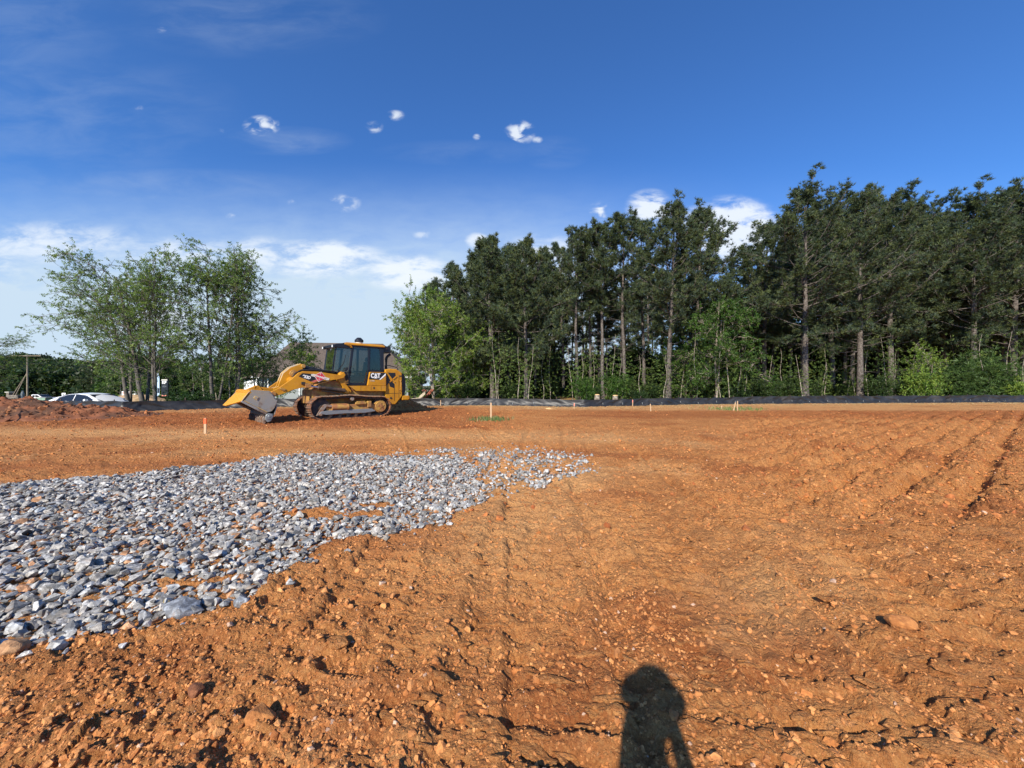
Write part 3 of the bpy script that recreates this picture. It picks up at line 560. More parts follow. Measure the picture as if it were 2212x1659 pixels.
    lo = MB(); lo.box((3.92, .352, 1.78), (.13, .02, .045)); lo.cyl((3.45, .34, .78), (3.45, .37, .78), .045, n=14); lo.cyl((3.9, .345, 1.0), (3.9, .365, 1.0), .02, n=8); lo.build('latch', DM, eng)
    sm = MB(); sm.box((3.62, .353, 1.0), (.008, .008, .7)); sm.box((3.84, .353, 1.30), (.008, .008, 1.05)); sm.box((3.42, .353, .99), (.8, .008, .008)); sm.build('seam', DM, eng)
    gl = MB(); gl.prism([(4.03, .88), (4.03, 1.90), (4.16, 1.88), (4.24, 1.62), (4.26, 1.25), (4.20, .88)], .46, 1.82); gr_ = gl.build('radiator_grille', BK, root, .03)
    sl = MB()
    for k in range(11): sl.box((4.245, 1.14, .98 + .075 * k), (.03, 1.25, .02))
    sl.build('slat', DM, gr_)
    bu = MB(); bu.prism([(4.02, .66), (4.02, .87), (4.36, .87), (4.42, .82), (4.42, .72), (4.36, .66)], .38, 1.90); bu.build('rear_bumper', Y_, root, .03)
    # lower side panels
    for v0, v1, o in ((.27, .40, -1), (1.88, 2.01, 1)):
        sp = MB(); sp.prism([(1.56, 1.33), (1.86, 1.12), (3.18, 1.09), (3.18, 1.335)], v0, v1); sp.prism([(2.36, 1.345), (3.18, 1.345), (3.18, 1.93), (2.46, 1.93)], v0 + .01, v1); pn = sp.build('side_panel', Y_, root, .008)
        if o < 0:
            q = MB(); q.box((2.05, v0 - .002, 1.23), (.008, .006, .18)); q.box((2.95, v0 - .002, 1.22), (.008, .006, .17)); q.box((2.50, v0 - .002, 1.23), (.008, .006, .17)); q.box((2.62, v0 - .006, 1.24), (.05, .015, .08)); q.build('door_seam', DM, pn)
            dc = MB(); dc.prism([(2.40, 1.615), (2.48, 1.905), (3.165, 1.905), (3.165, 1.83), (2.93, 1.60)], v0 + .004, v0 + .009); dc.build('decal', BK, pn)
            wh = MB(); wh.prism([(2.86, 1.602), (2.93, 1.602), (3.165, 1.80), (3.165, 1.885)], v0 + .001, v0 + .004); wh.build('stripe', M['white'], pn)
            text_obj('CAT', .275, M['white'], pn, (2.70, v0 + .001, 1.765), bold=.012, xs=.80)
            tri = MB(); tri.prism([(2.60, 1.655), (2.70, 1.765), (2.80, 1.655)], v0 - .003, v0 - .001); tri.build('emblem', BK, pn); tri = MB(); tri.prism([(2.622, 1.655), (2.70, 1.742), (2.778, 1.655)], v0 - .006, v0 - .004); tri.build('emblem', M['white'], pn)
            text_obj('C-ENG', .075, M['ivory'], pn, (2.56, v0 + .004, 1.545), xs=.9)
    # --- cab
    cab = MB(); V0, V1 = .46, 1.72
    post = [(1.56, 1.40), (1.76, 3.02), (1.86, 3.02), (1.66, 1.40)]
    for v in (V0, V1 - .06):
        cab.prism(post, v, v + .06)                                                                      # front door post
        cab.prism([(2.30, 1.38), (2.44, 1.95), (2.46, 3.04), (2.56, 3.04), (2.53, 1.95), (2.40, 1.38)], v, v + .06)      # middle post
        cab.prism([(3.03, 1.94), (2.98, 3.04), (3.17, 3.04), (3.17, 1.94)], v, v + .06)                    # rear post
        cab.prism([(1.56, 1.36), (1.57, 1.46), (2.42, 1.44), (2.40, 1.36)], v, v + .06); cab.prism([(2.40, 1.93), (2.42, 2.02), (3.17, 2.02), (3.17, 1.93)], v, v + .06); cab.prism([(1.74, 2.98), (1.75, 3.06), (3.17, 3.06), (3.17, 2.98)], v, v + .06)
        cab.prism([(1.00, 1.92), (1.14, 3.0), (1.18, 3.0), (1.05, 1.92)], v + .10 if v < 1 else v - .10, v + .16 if v < 1 else v - .04)  # windscreen post
    cab.box((1.03, (V0 + V1) / 2, 1.93), (.05, 1.1, .07)); cab.box((1.15, (V0 + V1) / 2, 3.0), (.05, 1.1, .07))
    cab.box((3.13, (V0 + V1) / 2, 2.0), (.06, 1.26, .10)); cab.box((3.13, (V0 + V1) / 2, 3.0), (.06, 1.26, .10)); cab.box((2.5, (V0 + V1) / 2, 1.40), (1.5, 1.15, .1))
    cb_ = cab.build('cab', M['navy'], root, .012)
    fl = MB(); fl.prism([(1.06, 1.92), (1.60, 1.92), (1.58, 1.42), (1.35, 1.42), (1.25, 1.85)], V0 + .06, V1 - .06); fl.build('footwell', BK, cb_)
    ro = MB(); ro.loft([[(a, b, z) for a, b in ((u0, v0), (u1, v0), (u1, v1), (u0, v1))] for (u0, u1, v0, v1, z) in ((1.46, 3.20, V0 - .05, V1 + .05, 3.045), (1.44, 3.22, V0 - .05, V1 + .05, 3.10), (1.55, 3.12, V0 + .06, V1 - .06, 3.16))])
    ro.prism([(1.46, 3.05), (1.60, 3.05), (1.70, 2.93), (1.78, 2.93), (1.72, 3.05)], V0 - .05, V0 + .0); ro.build('cab_roof', Y_, cb_, .02)
    vz = MB(); vz.prism([(1.06, 2.93), (1.08, 3.05), (1.48, 3.13), (1.66, 3.06), (1.66, 2.90), (1.25, 2.90)], V0 + .0, V1 - .0); vz.build('visor', BK, cb_, .02)
    for v in (V0 + .06, V1 - .06):
        lm = MB(); lm.box((1.05, v, 2.96), (.12, .14, .12)); l_ = lm.build('work_light', BK, cb_, .015); q = MB(); q.box((.985, v, 2.96), (.012, .10, .09)); q.build('lens', M['lamp'], l_)
    for nm, q, v in (('door_glass', [(1.66, 1.46), (1.83, 2.98), (2.46, 2.98), (2.44, 1.96), (2.31, 1.46)], V0 + .03), ('side_glass', [(2.54, 2.03), (2.55, 2.98), (2.98, 2.98), (3.03, 2.03)], V0 + .03), ('corner_glass', [(1.06, 1.95), (1.17, 2.95), (1.74, 2.95), (1.60, 1.95)], V0 + .05),
                     ('door_glass', [(1.66, 1.46), (1.83, 2.98), (2.46, 2.98), (2.44, 1.96), (2.31, 1.46)], V1 - .04), ('side_glass', [(2.54, 2.03), (2.55, 2.98), (2.98, 2.98), (3.03, 2.03)], V1 - .04), ('corner_glass', [(1.06, 1.95), (1.17, 2.95), (1.74, 2.95), (1.60, 1.95)], V1 - .06)):
        k = MB(); k.prism(q, v, v + .008); k.build(nm, M['glass'], cb_)
    k = MB(); k.add([(1.03, V0 + .12, 1.95), (1.03, V1 - .12, 1.95), (1.15, V1 - .12, 2.97), (1.15, V0 + .12, 2.97)], [(0, 1, 2, 3)]); k.build('windscreen', M['glass'], cb_)
    k = MB(); k.box((3.13, (V0 + V1) / 2, 2.5), (.008, 1.15, .92)); k.build('rear_glass', M['glass'], cb_)
    k = MB(); k.tube([(1.70, V0 - .0, 2.15), (1.70, V0 - .05, 2.13), (1.70, V0 - .05, 1.88), (1.71, V0, 1.86)], .02); k.build('door_handle', BK, cb_, 0, True)
    k = MB(); k.tube([(1.02, V0 + .02, 1.93), (1.00, V0 + .02, 2.3), (1.05, V0 + .02, 2.6)], .016); k.tube([(1.2, V0 + .02, 1.95), (1.42, V0 + .01, 2.25), (1.52, V0 + .02, 2.62)], .012); k.build('wiper', BK, cb_, 0, True)
    k = MB(); k.box((1.52, V0 - .07, 2.05), (.08, .08, .10)); k.cyl((1.48, V0 - .1, 1.98), (1.48, V0 - .04, 1.98), .04, n=10); k.tube([(1.52, V0 - .07, 1.92), (1.55, V0 - .05, 1.6)], .02); k.build('mirror', BK, cb_, .01)
    se = MB(); se.box((2.35, 1.1, 1.75), (.5, .5, .14)); se.prism([(2.52, 1.8), (2.62, 2.42), (2.74, 2.42), (2.66, 1.8)], .87, 1.33); se.box((2.68, 1.1, 2.52), (.09, .26, .18)); se.box((2.1, .78, 1.95), (.3, .09, .08)); se.box((2.1, 1.42, 1.95), (.3, .09, .08)); se.build('seat', M['seat'], cb_, .03)
    co = MB(); co.box((2.0, 1.1, 1.62), (.7, .8, .35)); co.tube([(1.98, .78, 1.95), (1.92, .76, 2.12)], .02); co.build('console', BK, cb_, .02)
    # roof pre-cleaner, air conditioner, exhaust, rails
    pc = MB(); pc.cyl((2.30, 1.05, 3.14), (2.30, 1.05, 3.26), .15, .15, 24); p_ = pc.build('air_precleaner', M['ivory'], root, .01, True)
    pc = MB(); pc.cyl((2.30, 1.05, 3.26), (2.30, 1.05, 3.35), .185, .185, 24); pc.cyl((2.30, 1.05, 3.35), (2.30, 1.05, 3.46), .185, .08, 24); pc.build('cap', BK, p_, .01, True)
    ac = MB(); ac.box((3.36, 1.08, 2.97), (.36, 1.12, .30)); a_ = ac.build('air_conditioner_box', BK, root, .025); q = MB(); q.box((3.30, .515, 3.0), (.10, .012, .09)); q.build('vent', DM, a_)
    ex = MB(); ex.tube([(3.52, .95, 2.05), (3.52, .95, 2.55), (3.54, .95, 2.64), (3.60, .95, 2.71), (3.72, .95, 2.80)], .06, 14); ex.build('exhaust_pipe', BK, root, 0, True)
    rl = MB(); rl.tube([(3.22, .45, 2.1), (3.22, .45, 2.24), (3.40, .45, 2.25), (3.80, .45, 2.17), (3.84, .45, 2.06)], .018); rl.tube([(3.22, 1.8, 2.1), (3.22, 1.8, 2.24), (3.80, 1.8, 2.17), (3.84, 1.8, 2.06)], .018); rl.build('grab_rail', BK, root, 0, True)
    # --- lift arms and bucket linkage
    armp = [(-1.10, .94), (-1.20, 1.02), (-1.18, 1.14), (-.98, 1.24), (-.55, 1.58), (-.30, 1.83), (-.14, 1.90), (.39, 1.89), (.9, 1.82), (1.20, 1.78), (1.38, 1.90), (1.44, 1.78), (1.36, 1.66), (1.16, 1.60), (.88, 1.56), (.46, 1.52), (.24, 1.44), (.12, 1.41), (.14, 1.26), (-.18, 1.27), (-.45, 1.2), (-.71, 1.09)]
    for v0, v1, near in ((.30, .42, True), (1.86, 1.98, False)):
        a = MB(); a.prism(armp, v0, v1); ar = a.build('lift_arm', Y_, root, .012)
        b = MB(); b.cyl((-1.13, v0 - .04, 1.05), (-1.13, v1 + .04, 1.05), .085, n=18); b.cyl((.04, v0 - .05, 1.34), (.04, v1 + .04, 1.34), .075, n=18); b.box((.02, v0 - .03, 1.35), (.20, .06, .16)); b.cyl((-.80, v0 - .02, 1.20), (-.80, v1 + .02, 1.20), .055, n=16); b.box((-.83, v0 - .015, 1.22), (.18, .04, .07), Euler((0, R(20), 0))); b.build('arm_pin', YD, ar, .006, True)
        if near:
            dc = MB(); dc.prism([(-.30, 1.70), (-.17, 1.825), (.34, 1.79), (.40, 1.63), (.12, 1.505)], v0 - .006, v0 - .001); dc.build('decal', BK, ar)
            st = MB(); st.prism([(.12, 1.500), (.41, 1.63), (.60, 1.60), (.36, 1.525), (.24, 1.47)], v0 - .006, v0 - .001); st.build('stripe', M['pink'], ar)
            text_obj('953D', .155, M['white'], ar, (-.035, v0 - .007, 1.675), rot=R(-15), bold=.006, shear=.18, xs=.86)
            dm = MB(); dm.prism([(.50, 1.895), (.685, 1.64), (.40, 1.485), (.225, 1.735)], v0 - .012, v0 - .007); dm.prism([(.13, 1.79), (.22, 1.80), (.80, 1.645), (.79, 1.565), (.70, 1.56), (.13, 1.72)], v0 - .0125, v0 - .0065); dd = dm.build('logo_plate', M['ivory'], ar)
            dm = MB(); dm.prism([(.495, 1.868), (.662, 1.645), (.405, 1.513), (.25, 1.735)], v0 - .018, v0 - .0128); dm.build('logo_field', M['red'], dd)
            text_obj('T', .10, M['white'], dd, (.46, v0 - .019, 1.79), rot=R(-14)); text_obj('C', .09, M['white'], dd, (.43, v0 - .019, 1.585), rot=R(-14)); text_obj('TOWNLEY', .092, M['white'], dd, (.455, v0 - .021, 1.682), rot=R(-15), bold=.003)
            va = MB(); va.box((-.15, v0 - .02, 1.44), (.12, .05, .10)); va.box((-.02, v0 - .02, 1.42), (.10, .05, .05)); va.build('valve', DM, ar, .008)
        cy = MB(); vm = (v0 + v1) / 2; cy.cyl((.46, vm, 1.27), (1.42, vm, 1.14), .085, n=18); cy.cyl((.40, vm, 1.28), (.48, vm, 1.268), .095, n=18); c_ = cy.build('lift_cylinder', YD if not near else DM, root, .006, True)
        rd = MB(); rd.cyl((.04, vm, 1.335), (.42, vm, 1.277), .04, n=14); rd.build('rod', M['chrome'], c_, 0, True)
        hs = MB(); hs.tube([(.50, vm - .1, 1.14), (.8, vm - .11, 1.10), (1.1, vm - .1, 1.03), (1.3, vm - .1, 1.0)], .022); hs.cyl((1.22, vm - .12, .98), (1.22, vm - .03, .98), .05, n=12); hs.build('hose', M['rubber'], c_, 0, True)
    cbm = MB(); cbm.cyl((-.42, .42, 1.55), (-.42, 1.86, 1.55), .13, n=20); cbm.build('cross_tube', Y_, root, 0, True)
    bell = [(-.97, 1.18), (-.78, 1.25), (-.66, 1.35), (-.30, 1.62), (-.16, 1.84), (-.02, 1.99), (.07, 2.05), (.10, 2.13), (.05, 2.19), (-.05, 2.20), (-.40, 2.06), (-.66, 1.82), (-.78, 1.50), (-.84, 1.30), (-.98, 1.26)]
    for v0 in (.92, 1.22):
        b = MB(); b.prism(bell, v0, v0 + .07); bo = b.build('bellcrank', Y_, root, .012)
        rim = MB(); rp = [(-.96, v0 + .035, 1.255), (-.84, v0 + .035, 1.27), (-.78, v0 + .035, 1.36), (-.745, v0 + .035, 1.55), (-.66, v0 + .035, 1.81), (-.41, v0 + .035, 2.05), (-.06, v0 + .035, 2.20)]; rim.tube(rp, .03, 10); rim.build('flange', M['plate_edge'], bo, 0, True)
    b = MB(); b.cyl((.03, .86, 2.12), (.03, 1.36, 2.12), .075, n=18); b.cyl((-.33, .84, 1.82), (-.33, 1.38, 1.82), .13, n=20); b.cyl((-.33, .80, 1.82), (-.33, 1.42, 1.82), .07, n=14); b.build('bellcrank_pin', YD, root, .008, True)
    tc = MB(); tc.cyl((.10, 1.10, 2.08), (.95, 1.10, 1.90), .085, n=16); tc.build('tilt_cylinder', BK, root, .006, True)
    ln = MB(); ln.prism([(-1.55, 1.16), (-1.62, 1.27), (-1.50, 1.36), (-1.36, 1.30), (-.93, 1.24), (-.93, 1.17), (-1.36, 1.19)], 1.02, 1.19); ln.cyl((-1.50, .98, 1.26), (-1.50, 1.23, 1.26), .085, n=18); ln.build('tilt_link', Y_, root, .012, True)
    hs = MB()
    for k, v in enumerate((.95, 1.05, 1.2, 1.32)): hs.tube([(-.1, v, 1.90 + .02 * k), (.15, v, 2.00 + .02 * k), (.45, v, 2.03 + .015 * k), (.8, v, 1.98), (1.1, v, 1.93)], .022)
    hs.tube([(.3, 1.0, 2.0), (.45, 1.0, 2.11), (.62, 1.0, 2.10), (.8, 1.0, 1.98)], .018); hs.tube([(-.48, .44, 1.62), (-.40, .44, 1.80), (-.20, .44, 1.93), (.1, .44, 1.97), (.6, .44, 1.95), (1.0, .44, 1.92)], .022); hs.build('hose', M['rubber'], root, 0, True)
    dk = MB(); dk.prism([(-.16, 1.92), (-.05, 1.99), (.4, 2.0), (1.1, 1.93), (1.1, 1.86), (.4, 1.915)], .55, 1.75); dk.build('hose_cover', BK, root, .01)
    # --- bucket (clam open, fixed part standing on its teeth)
    side = [(-1.90, 1.155), (-1.84, 1.18), (-1.31, 1.13), (-1.22, 1.02), (-1.15, .87), (-1.07, .83), (-1.15, .57), (-1.24, .45), (-1.40, .40), (-2.11, .86), (-2.04, .98)]
    W0, W1 = -.05, 2.33
    bk = MB(); bk.prism(side, W0, W0 + .035); bk.prism(side, W1 - .035, W1)
    for (p0, p1) in (((-1.84, 1.18), (-1.31, 1.13)), ((-1.31, 1.13), (-1.22, 1.02)), ((-1.22, 1.02), (-1.15, .87)), ((-1.15, .87), (-1.10, .60)), ((-1.10, .60), (-1.18, .30)), ((-1.18, .30), (-1.38, .12))):     # back shell
        dx, dz = p1[0] - p0[0], p1[1] - p0[1]; l_ = math.hypot(dx, dz); nx, nz = -dz / l_ * .03, dx / l_ * .03
        bk.prism([p0, p1, (p1[0] + nx, p1[1] + nz), (p0[0] + nx, p0[1] + nz)], W0 + .035, W1 - .035)
    bu = bk.build('bucket', M['plate'], root, .006)
    ed = MB(); ed.prism([(-2.14, .80), (-2.11, .86), (-1.39, .405), (-1.42, .33)], W0 - .035, W0 + .06); ed.prism([(-2.14, .80), (-2.11, .86), (-1.39, .405), (-1.42, .33)], W1 - .06, W1 + .035); ed.build('edge_bar', M['plate'], bu, .006)
    ed = MB(); ed.tube([(-2.05, W0 - .035, .845), (-1.39, W0 - .035, .425)], .014); ed.tube([(-2.10, W0 - .01, .86), (-1.93, W0 - .01, 1.12)], .014); ed.build('weld_bead', M['plate_edge'], bu, 0, True)
    pl = MB(); pl.prism([(-1.80, .93), (-1.74, 1.0), (-1.63, .95), (-1.68, .84)], W0 - .025, W0); q = pl.build('wear_plate', M['plate_edge'], bu, .008); pl = MB(); pl.prism([(-1.77, .93), (-1.73, .97), (-1.66, .94), (-1.69, .88)], W0 - .032, W0 - .024); pl.build('inset', M['plate'], q)
    lp = MB(); A = [(-1.88, 1.17), (-2.12, .83)]
    prof = [[(-1.88, W0, 1.175), (-2.13, W0, .835)], [(-1.88, .9, 1.17), (-2.30, .9, .70)], [(-1.88, 1.5, 1.165), (-2.36, 1.5, .625)], [(-1.88, W1, 1.16), (-2.34, W1, .61)]]
    rings = []
    for (a, b) in prof: rings.append([a, b, (b[0] + .04, b[1], b[2] - .03), (a[0] + .05, a[1], a[2] - .05)])
    lp.loft(rings); lo = lp.build('clam_plate', M['lipyellow'], bu, .006)
    for k in range(9):
        t = MB(); v = .06 + k * .27; t.prism([(-1.80, 1.215), (-1.90, 1.20), (-1.96, 1.10), (-1.90, 1.13), (-1.86, 1.165)], v, v + .09); t.build('gusset', M['lipyellow'], lo, .008)
    bp = MB(); bp.prism([(-1.88, 1.17), (-1.52, 1.35), (-1.44, 1.35), (-1.36, 1.26), (-1.30, 1.13)], .98, 1.03); bp.prism([(-1.88, 1.17), (-1.52, 1.35), (-1.44, 1.35), (-1.36, 1.26), (-1.30, 1.13)], 1.18, 1.23); bp.build('bucket_bracket', Y_, bu, .01)
    ins = MB(); ins.prism([(-1.95, .95), (-1.78, 1.12), (-1.40, 1.08), (-1.25, .85), (-1.2, .5), (-1.42, .22), (-1.5, .30), (-1.35, .6), (-1.5, .9)], W0 + .05, W1 - .05); ins.build('inner_shell', DM, bu)
    ce = MB(); ce.prism([(-1.30, .36), (-1.24, .30), (-1.42, .07), (-1.48, .12)], W0, W1); ce.build('cutting_edge', DM, bu, .006)
    cg = MB(); cg.cyl((-1.33, W0 - .06, .27), (-1.33, W0 + .02, .27), .11, n=18); cg.prism([(-1.42, .36), (-1.22, .36), (-1.20, .24), (-1.27, .10), (-1.38, .06), (-1.45, .18)], W0 - .03, W0 + .05); cg.cyl((-1.33, W0 - .075, .27), (-1.33, W0 - .05, .27), .05, n=12); cg.build('corner_guard', M['greysteel'], bu, .012, True)
    for k in range(9):
        t = MB(); v = .0 + k * .285; t.prism([(-1.28, .36), (-1.42, .36), (-1.52, .20), (-1.50, .02), (-1.44, -.02), (-1.40, .12)], v, v + .075); t.build('tooth', M['grouser'] if k < 5 else DM, bu, .012)
build_loader()
def split_loose(o):
    bm = bmesh.new(); bm.from_mesh(o.data); bm.verts.ensure_lookup_table(); seen = set(); comps = []
    for v_ in bm.verts:
        if v_.index in seen: continue
        st = [v_]; seen.add(v_.index); cc = []
        while st:
            q = st.pop(); cc.append(q.index)
            for e in q.link_edges:
                t = e.other_vert(q)
                if t.index not in seen: seen.add(t.index); st.append(t)
        comps.append(cc)
    if len(comps) > 1:
        me0 = o.data
        for i, cc in enumerate(comps):
            ix = {k: j for j, k in enumerate(cc)}; me = bpy.data.meshes.new(me0.name); me.from_pydata([tuple(bm.verts[k].co) for k in cc], [], [[ix[v_.index] for v_ in f.verts] for f in bm.faces if f.verts[0].index in ix]); me.update(); me.materials.append(me0.materials[0])
            if i == 0: o.data = me
            else: q = o.copy(); q.data = me; C.objects.link(q)
    bm.free()
for o in [q for q in C.objects if q.name.split('.')[0] in ('edge_bar', 'latch', 'door_seam', 'grab_rail', 'opening', 'brace', 'wiper', 'bucket_bracket', 'weld_bead', 'arm_pin')]: split_loose(o)

# ------------------------------------------------------------------ silt fence
FP = [(-27, 20.2), (-25.4, 20.2), (-22, 18.9), (-19.5, 18.5), (-18.1, 20.0), (-16.6, 21.7), (-14.2, 22.6), (-9.8, 23.1), (-5.96, 23.7), (-.26, 24.0), (4.4, 22.6), (7.9, 23.7), (11.7, 24.8), (14.6, 25.5), (19.5, 26.1), (27.7, 27.2), (38.7, 27.9), (60, 30)]
def build_fence():
    root = empty('silt_fence', (0, 24, 0)); tag(root, 'low black fabric silt fence along the far edge of the clay', 'fence')
    P = [Vector((a, b, 0)) for a, b in FP]; L = [0]
    for i in range(1, len(P)): L.append(L[-1] + (P[i] - P[i - 1]).length)
    st = .07; n_ = int(L[-1] / st); s_ = np.arange(n_) * st; fx = np.interp(s_, L, [p.x for p in P]); fy = np.interp(s_, L, [p.y for p in P]); fy = fy + .05 * perlin(s_ * .7, s_ * 0, 5)
    hgt = np.interp(fx, [-27, -20, -16, -8, 0, 8, 14, 20, 30, 60], [.56, .58, .56, .54, .50, .50, .52, .60, .60, .58])
    gap = 1.45; ph = (s_ / gap) % 1; sag = .05 * np.sin(ph * math.pi) * (.6 + .8 * np.abs(perlin(s_ * .35, s_ * 0 + 3, 6)))
    hgt = hgt - sag + .06 * perlin(s_ * .22, s_ * 0 + 9, 8); gb = np.array([base_h(np.array([a]), np.array([b]))[0] for a, b in zip(fx, fy)]) - .03
    rows = 14; V = []
    tx = np.gradient(fx); ty = np.gradient(fy); l_ = np.hypot(tx, ty); nx, ny = ty / l_, -tx / l_
    for r in range(rows):
        t = r / (rows - 1); z = gb + hgt * t
        sh = s_ - .9 * t * np.sign(perlin(s_ * .12, s_ * 0, 12) + .001)
        dep = .085 * fbm(sh * 1.6, np.full_like(s_, t * 1.2), 3, 13) + .05 * (1 - np.abs(perlin(sh * 2.4, s_ * 0 + t * .8, 17)) * 4).clip(0, 1) * (1 - t) + .03 * np.sin(ph * 2 * math.pi) * t * (1 - t) * 2
        dep = dep * np.interp(fx, [-2, 0, 4, 7], [1, .65, .65, 1.5]); dep = dep * (1 - .75 * t ** 3) + .16 * (1 - t) ** 3; V.append(np.stack([fx + nx * dep, fy + ny * dep - 24, z + .012 * perlin(s_ * 3, s_ * 0 + t * 4, 19)], 1))
    V = np.concatenate(V); i = np.arange(rows - 1)[:, None] * n_; j = np.arange(n_ - 1)[None]; F = np.stack([i + j, i + j + 1, i + j + 1 + n_, i + j + n_], 2).reshape(-1, 4)
    link('fabric', npmesh('fabric', V, F, M['fabric'], None, True), root)
    pm = MB(); pm.box((0, 0, .0), (.035, .025, .95)); pme = pm.mesh('post', M['darkmetal']); tm = MB(); tm.box((0, 0, 0), (.045, .01, .05)); tm.box((.01, .0, -.05), (.02, .01, .10)); tme = tm.mesh('tie', M['greysteel'])
    for k in range(int(L[-1] / gap)):
        q = int(k * gap / st); 
        if q >= n_: break
        p = link('post', pme, root); p.location = (fx[q] - nx[q] * .05, fy[q] - ny[q] * .05 - 24, gb[q] + .17 + .03 * math.sin(k * 3)); p.rotation_euler = (R(3 * math.sin(k * 5)), R(3 * math.sin(k * 7.1)), 0)
        if fx[q] > -8:
            t = link('tie', tme, p); t.location = (nx[q] * .11 + .02, ny[q] * .05 - .10, .05 + .03 * math.sin(k * 4.3))
build_fence()

# ------------------------------------------------------------------ dirt piles
def pile(name, cx, cy, rx, ry, hh, seed, label, rot=0.0, tail=0.0):
    n_ = 260; a = np.linspace(-1.25, 1.25, n_); X, Yg = np.meshgrid(a * rx, a * ry); x = X.ravel(); y = Yg.ravel(); r_ = np.hypot(x / rx, y / ry) + .16 * perlin(x * .5 + seed, y * .6, seed)
    w = (1 - ss(r_, .0, 1.05)); z = hh * w ** .8; lump = ss(w, 0, .2)
    z = z + lump * (.16 * hh / .8 * fbm(x * .9, y * .9, 4, seed + 1) + .10 * (.5 - np.abs(perlin(x * 2.2, y * 2.2, seed + 2)) * 2))
    for sc, am in ((2.6, .15), (5.5, .10), (11, .06), (20, .03)):
        f, rid = worley(x * sc + seed, y * sc, seed + 3); z = z + lump * am * np.clip(1 - (f / .6) ** 2, 0, 1) * np.clip(rid - .3, 0, 1) * 1.4
    z = z - .10 * ss(r_, .9, 1.1); c, s_ = math.cos(rot), math.sin(rot); gx_ = cx + x * c - y * s_; gy_ = cy + x * s_ + y * c
    V = np.stack([gx_ - cx, gy_ - cy, z + base_h(gx_, gy_)], 1); i = np.arange(n_ - 1)[:, None] * n_; j = np.arange(n_ - 1)[None]; F = np.stack([i + j, i + j + 1, i + j + 1 + n_, i + j + n_], 2).reshape(-1, 4)
    o = link(name, npmesh(name, V, F, M['pile'] if rx > 3 else M['soil'], None, True)); o.location = (cx, cy, 0); tag(o, label, 'dirt pile')
    ok = np.where((w > .03) & (rs.random(len(w)) < (.05 if rx > 3 else .008)))[0]; m_ = len(ok); s2 = np.clip(rs.lognormal(math.log(.045), .55, m_), .015, .17); t = rs.random((m_, 1))
    q = link('clods', scatter('clods', [hull_rock(500 + k, 16, 1, .8, .6) for k in range(8)], V[ok], s2, rotm(rs.normal(0, .6, m_), rs.normal(0, .6, m_), rs.uniform(0, 6.28, m_)), (1 - t) * np.array([[.12, .045, .02] if rx > 3 else [.34, .13, .04]]) + t * np.array([[.38, .15, .055]]), M['clod']), o); q['kind'] = 'stuff'; return o
M['pile'] = mat('dug clay', (.20, .068, .027), .95, col2=(.085, .038, .02), scale=1.1, lo=.42, hi=.64, dirt=(.38, .17, .075), dscale=3.0, dlo=.56, dhi=.72, bump=.8, bscale=16)
pile('dirt_pile', -21.2, 14.6, 6.0, 2.4, .72, 33, 'broad mound of dark red clay at the left edge below the car', R(18))
pile('dirt_pile', -5.9, 20.2, 1.5, .8, .48, 47, 'small heap of clay against the fence just behind the loader')
def root_stick(pts, label, r=.018):
    k = MB(); k.tube(pts, [r, r * .8, r * .7, r * .4][:len(pts)], 6); o = k.build('root', M['pinkroot']); tag(o, label, 'root')
M['pinkroot'] = mat('torn root bark', (.5, .26, .16), .9)
root_stick([(-18.9, 13.6, .82), (-18.6, 13.2, .66), (-18.45, 13.1, .50), (-18.3, 12.9, .42)], 'pale torn root hanging down the front of the large clay mound', .03)

# ------------------------------------------------------------------ survey stakes
def stake(px, yb, yt, label, top=None, lean=0.0, wd=.04):
    y = 1.4 * 1455 / (yb - 1512); x = (px - 2016) / 1455 * y; z = gz(x, y); h_ = (yb - yt) * y / 1455
    root = empty('survey_stake', (x, y, z), R(8)); root.rotation_euler = (0, lean, R(10)); tag(root, label, 'stake', 'survey stakes in the clay')
    k = MB(); k.prism([(-wd / 2, -.12), (wd / 2, -.12), (wd / 2, h_ - .03), (0, h_), (-wd / 2, h_ - .03)], -.012, .012); k.build('shaft', M['wood'], root)
    if top: k = MB(); k.box((0, 0, h_ - .10), (wd + .006, .032, .15)); k.build('painted_band', M[top], root)
stake(808, 1706, 1640, 'stake with a bright orange painted top, nearest of all, in front of the loader bucket', 'orange', 0, .06)
stake(1933, 1655, 1586, 'tall pale stake with pinkish wood standing in a weed tuft right of the loader', None, .0, .06)
stake(1735, 1599, 1576, 'small pale stake against the fence just right of the loader')
stake(2260, 1609, 1588, 'short pink stake on a small clay hump before the fence', 'pinkp', .08)
stake(2491, 1600, 1574, 'pink topped stake close to the fence in front of the bare pine trunks', 'pinkp')
stake(2562, 1619, 1590, 'plain pale stake alone in the clay right of the pink topped one', None, -.05, .05)
stake(2888, 1616, 1582, 'leaning white stake, left one of the close pair in the grass', None, .28, .05)
stake(2903, 1616, 1578, 'upright white stake, right one of the close pair in the grass', None, .03, .05)
stake(2838, 1612, 1596, 'stubby brown stake left of the close white pair', None, .3, .05)

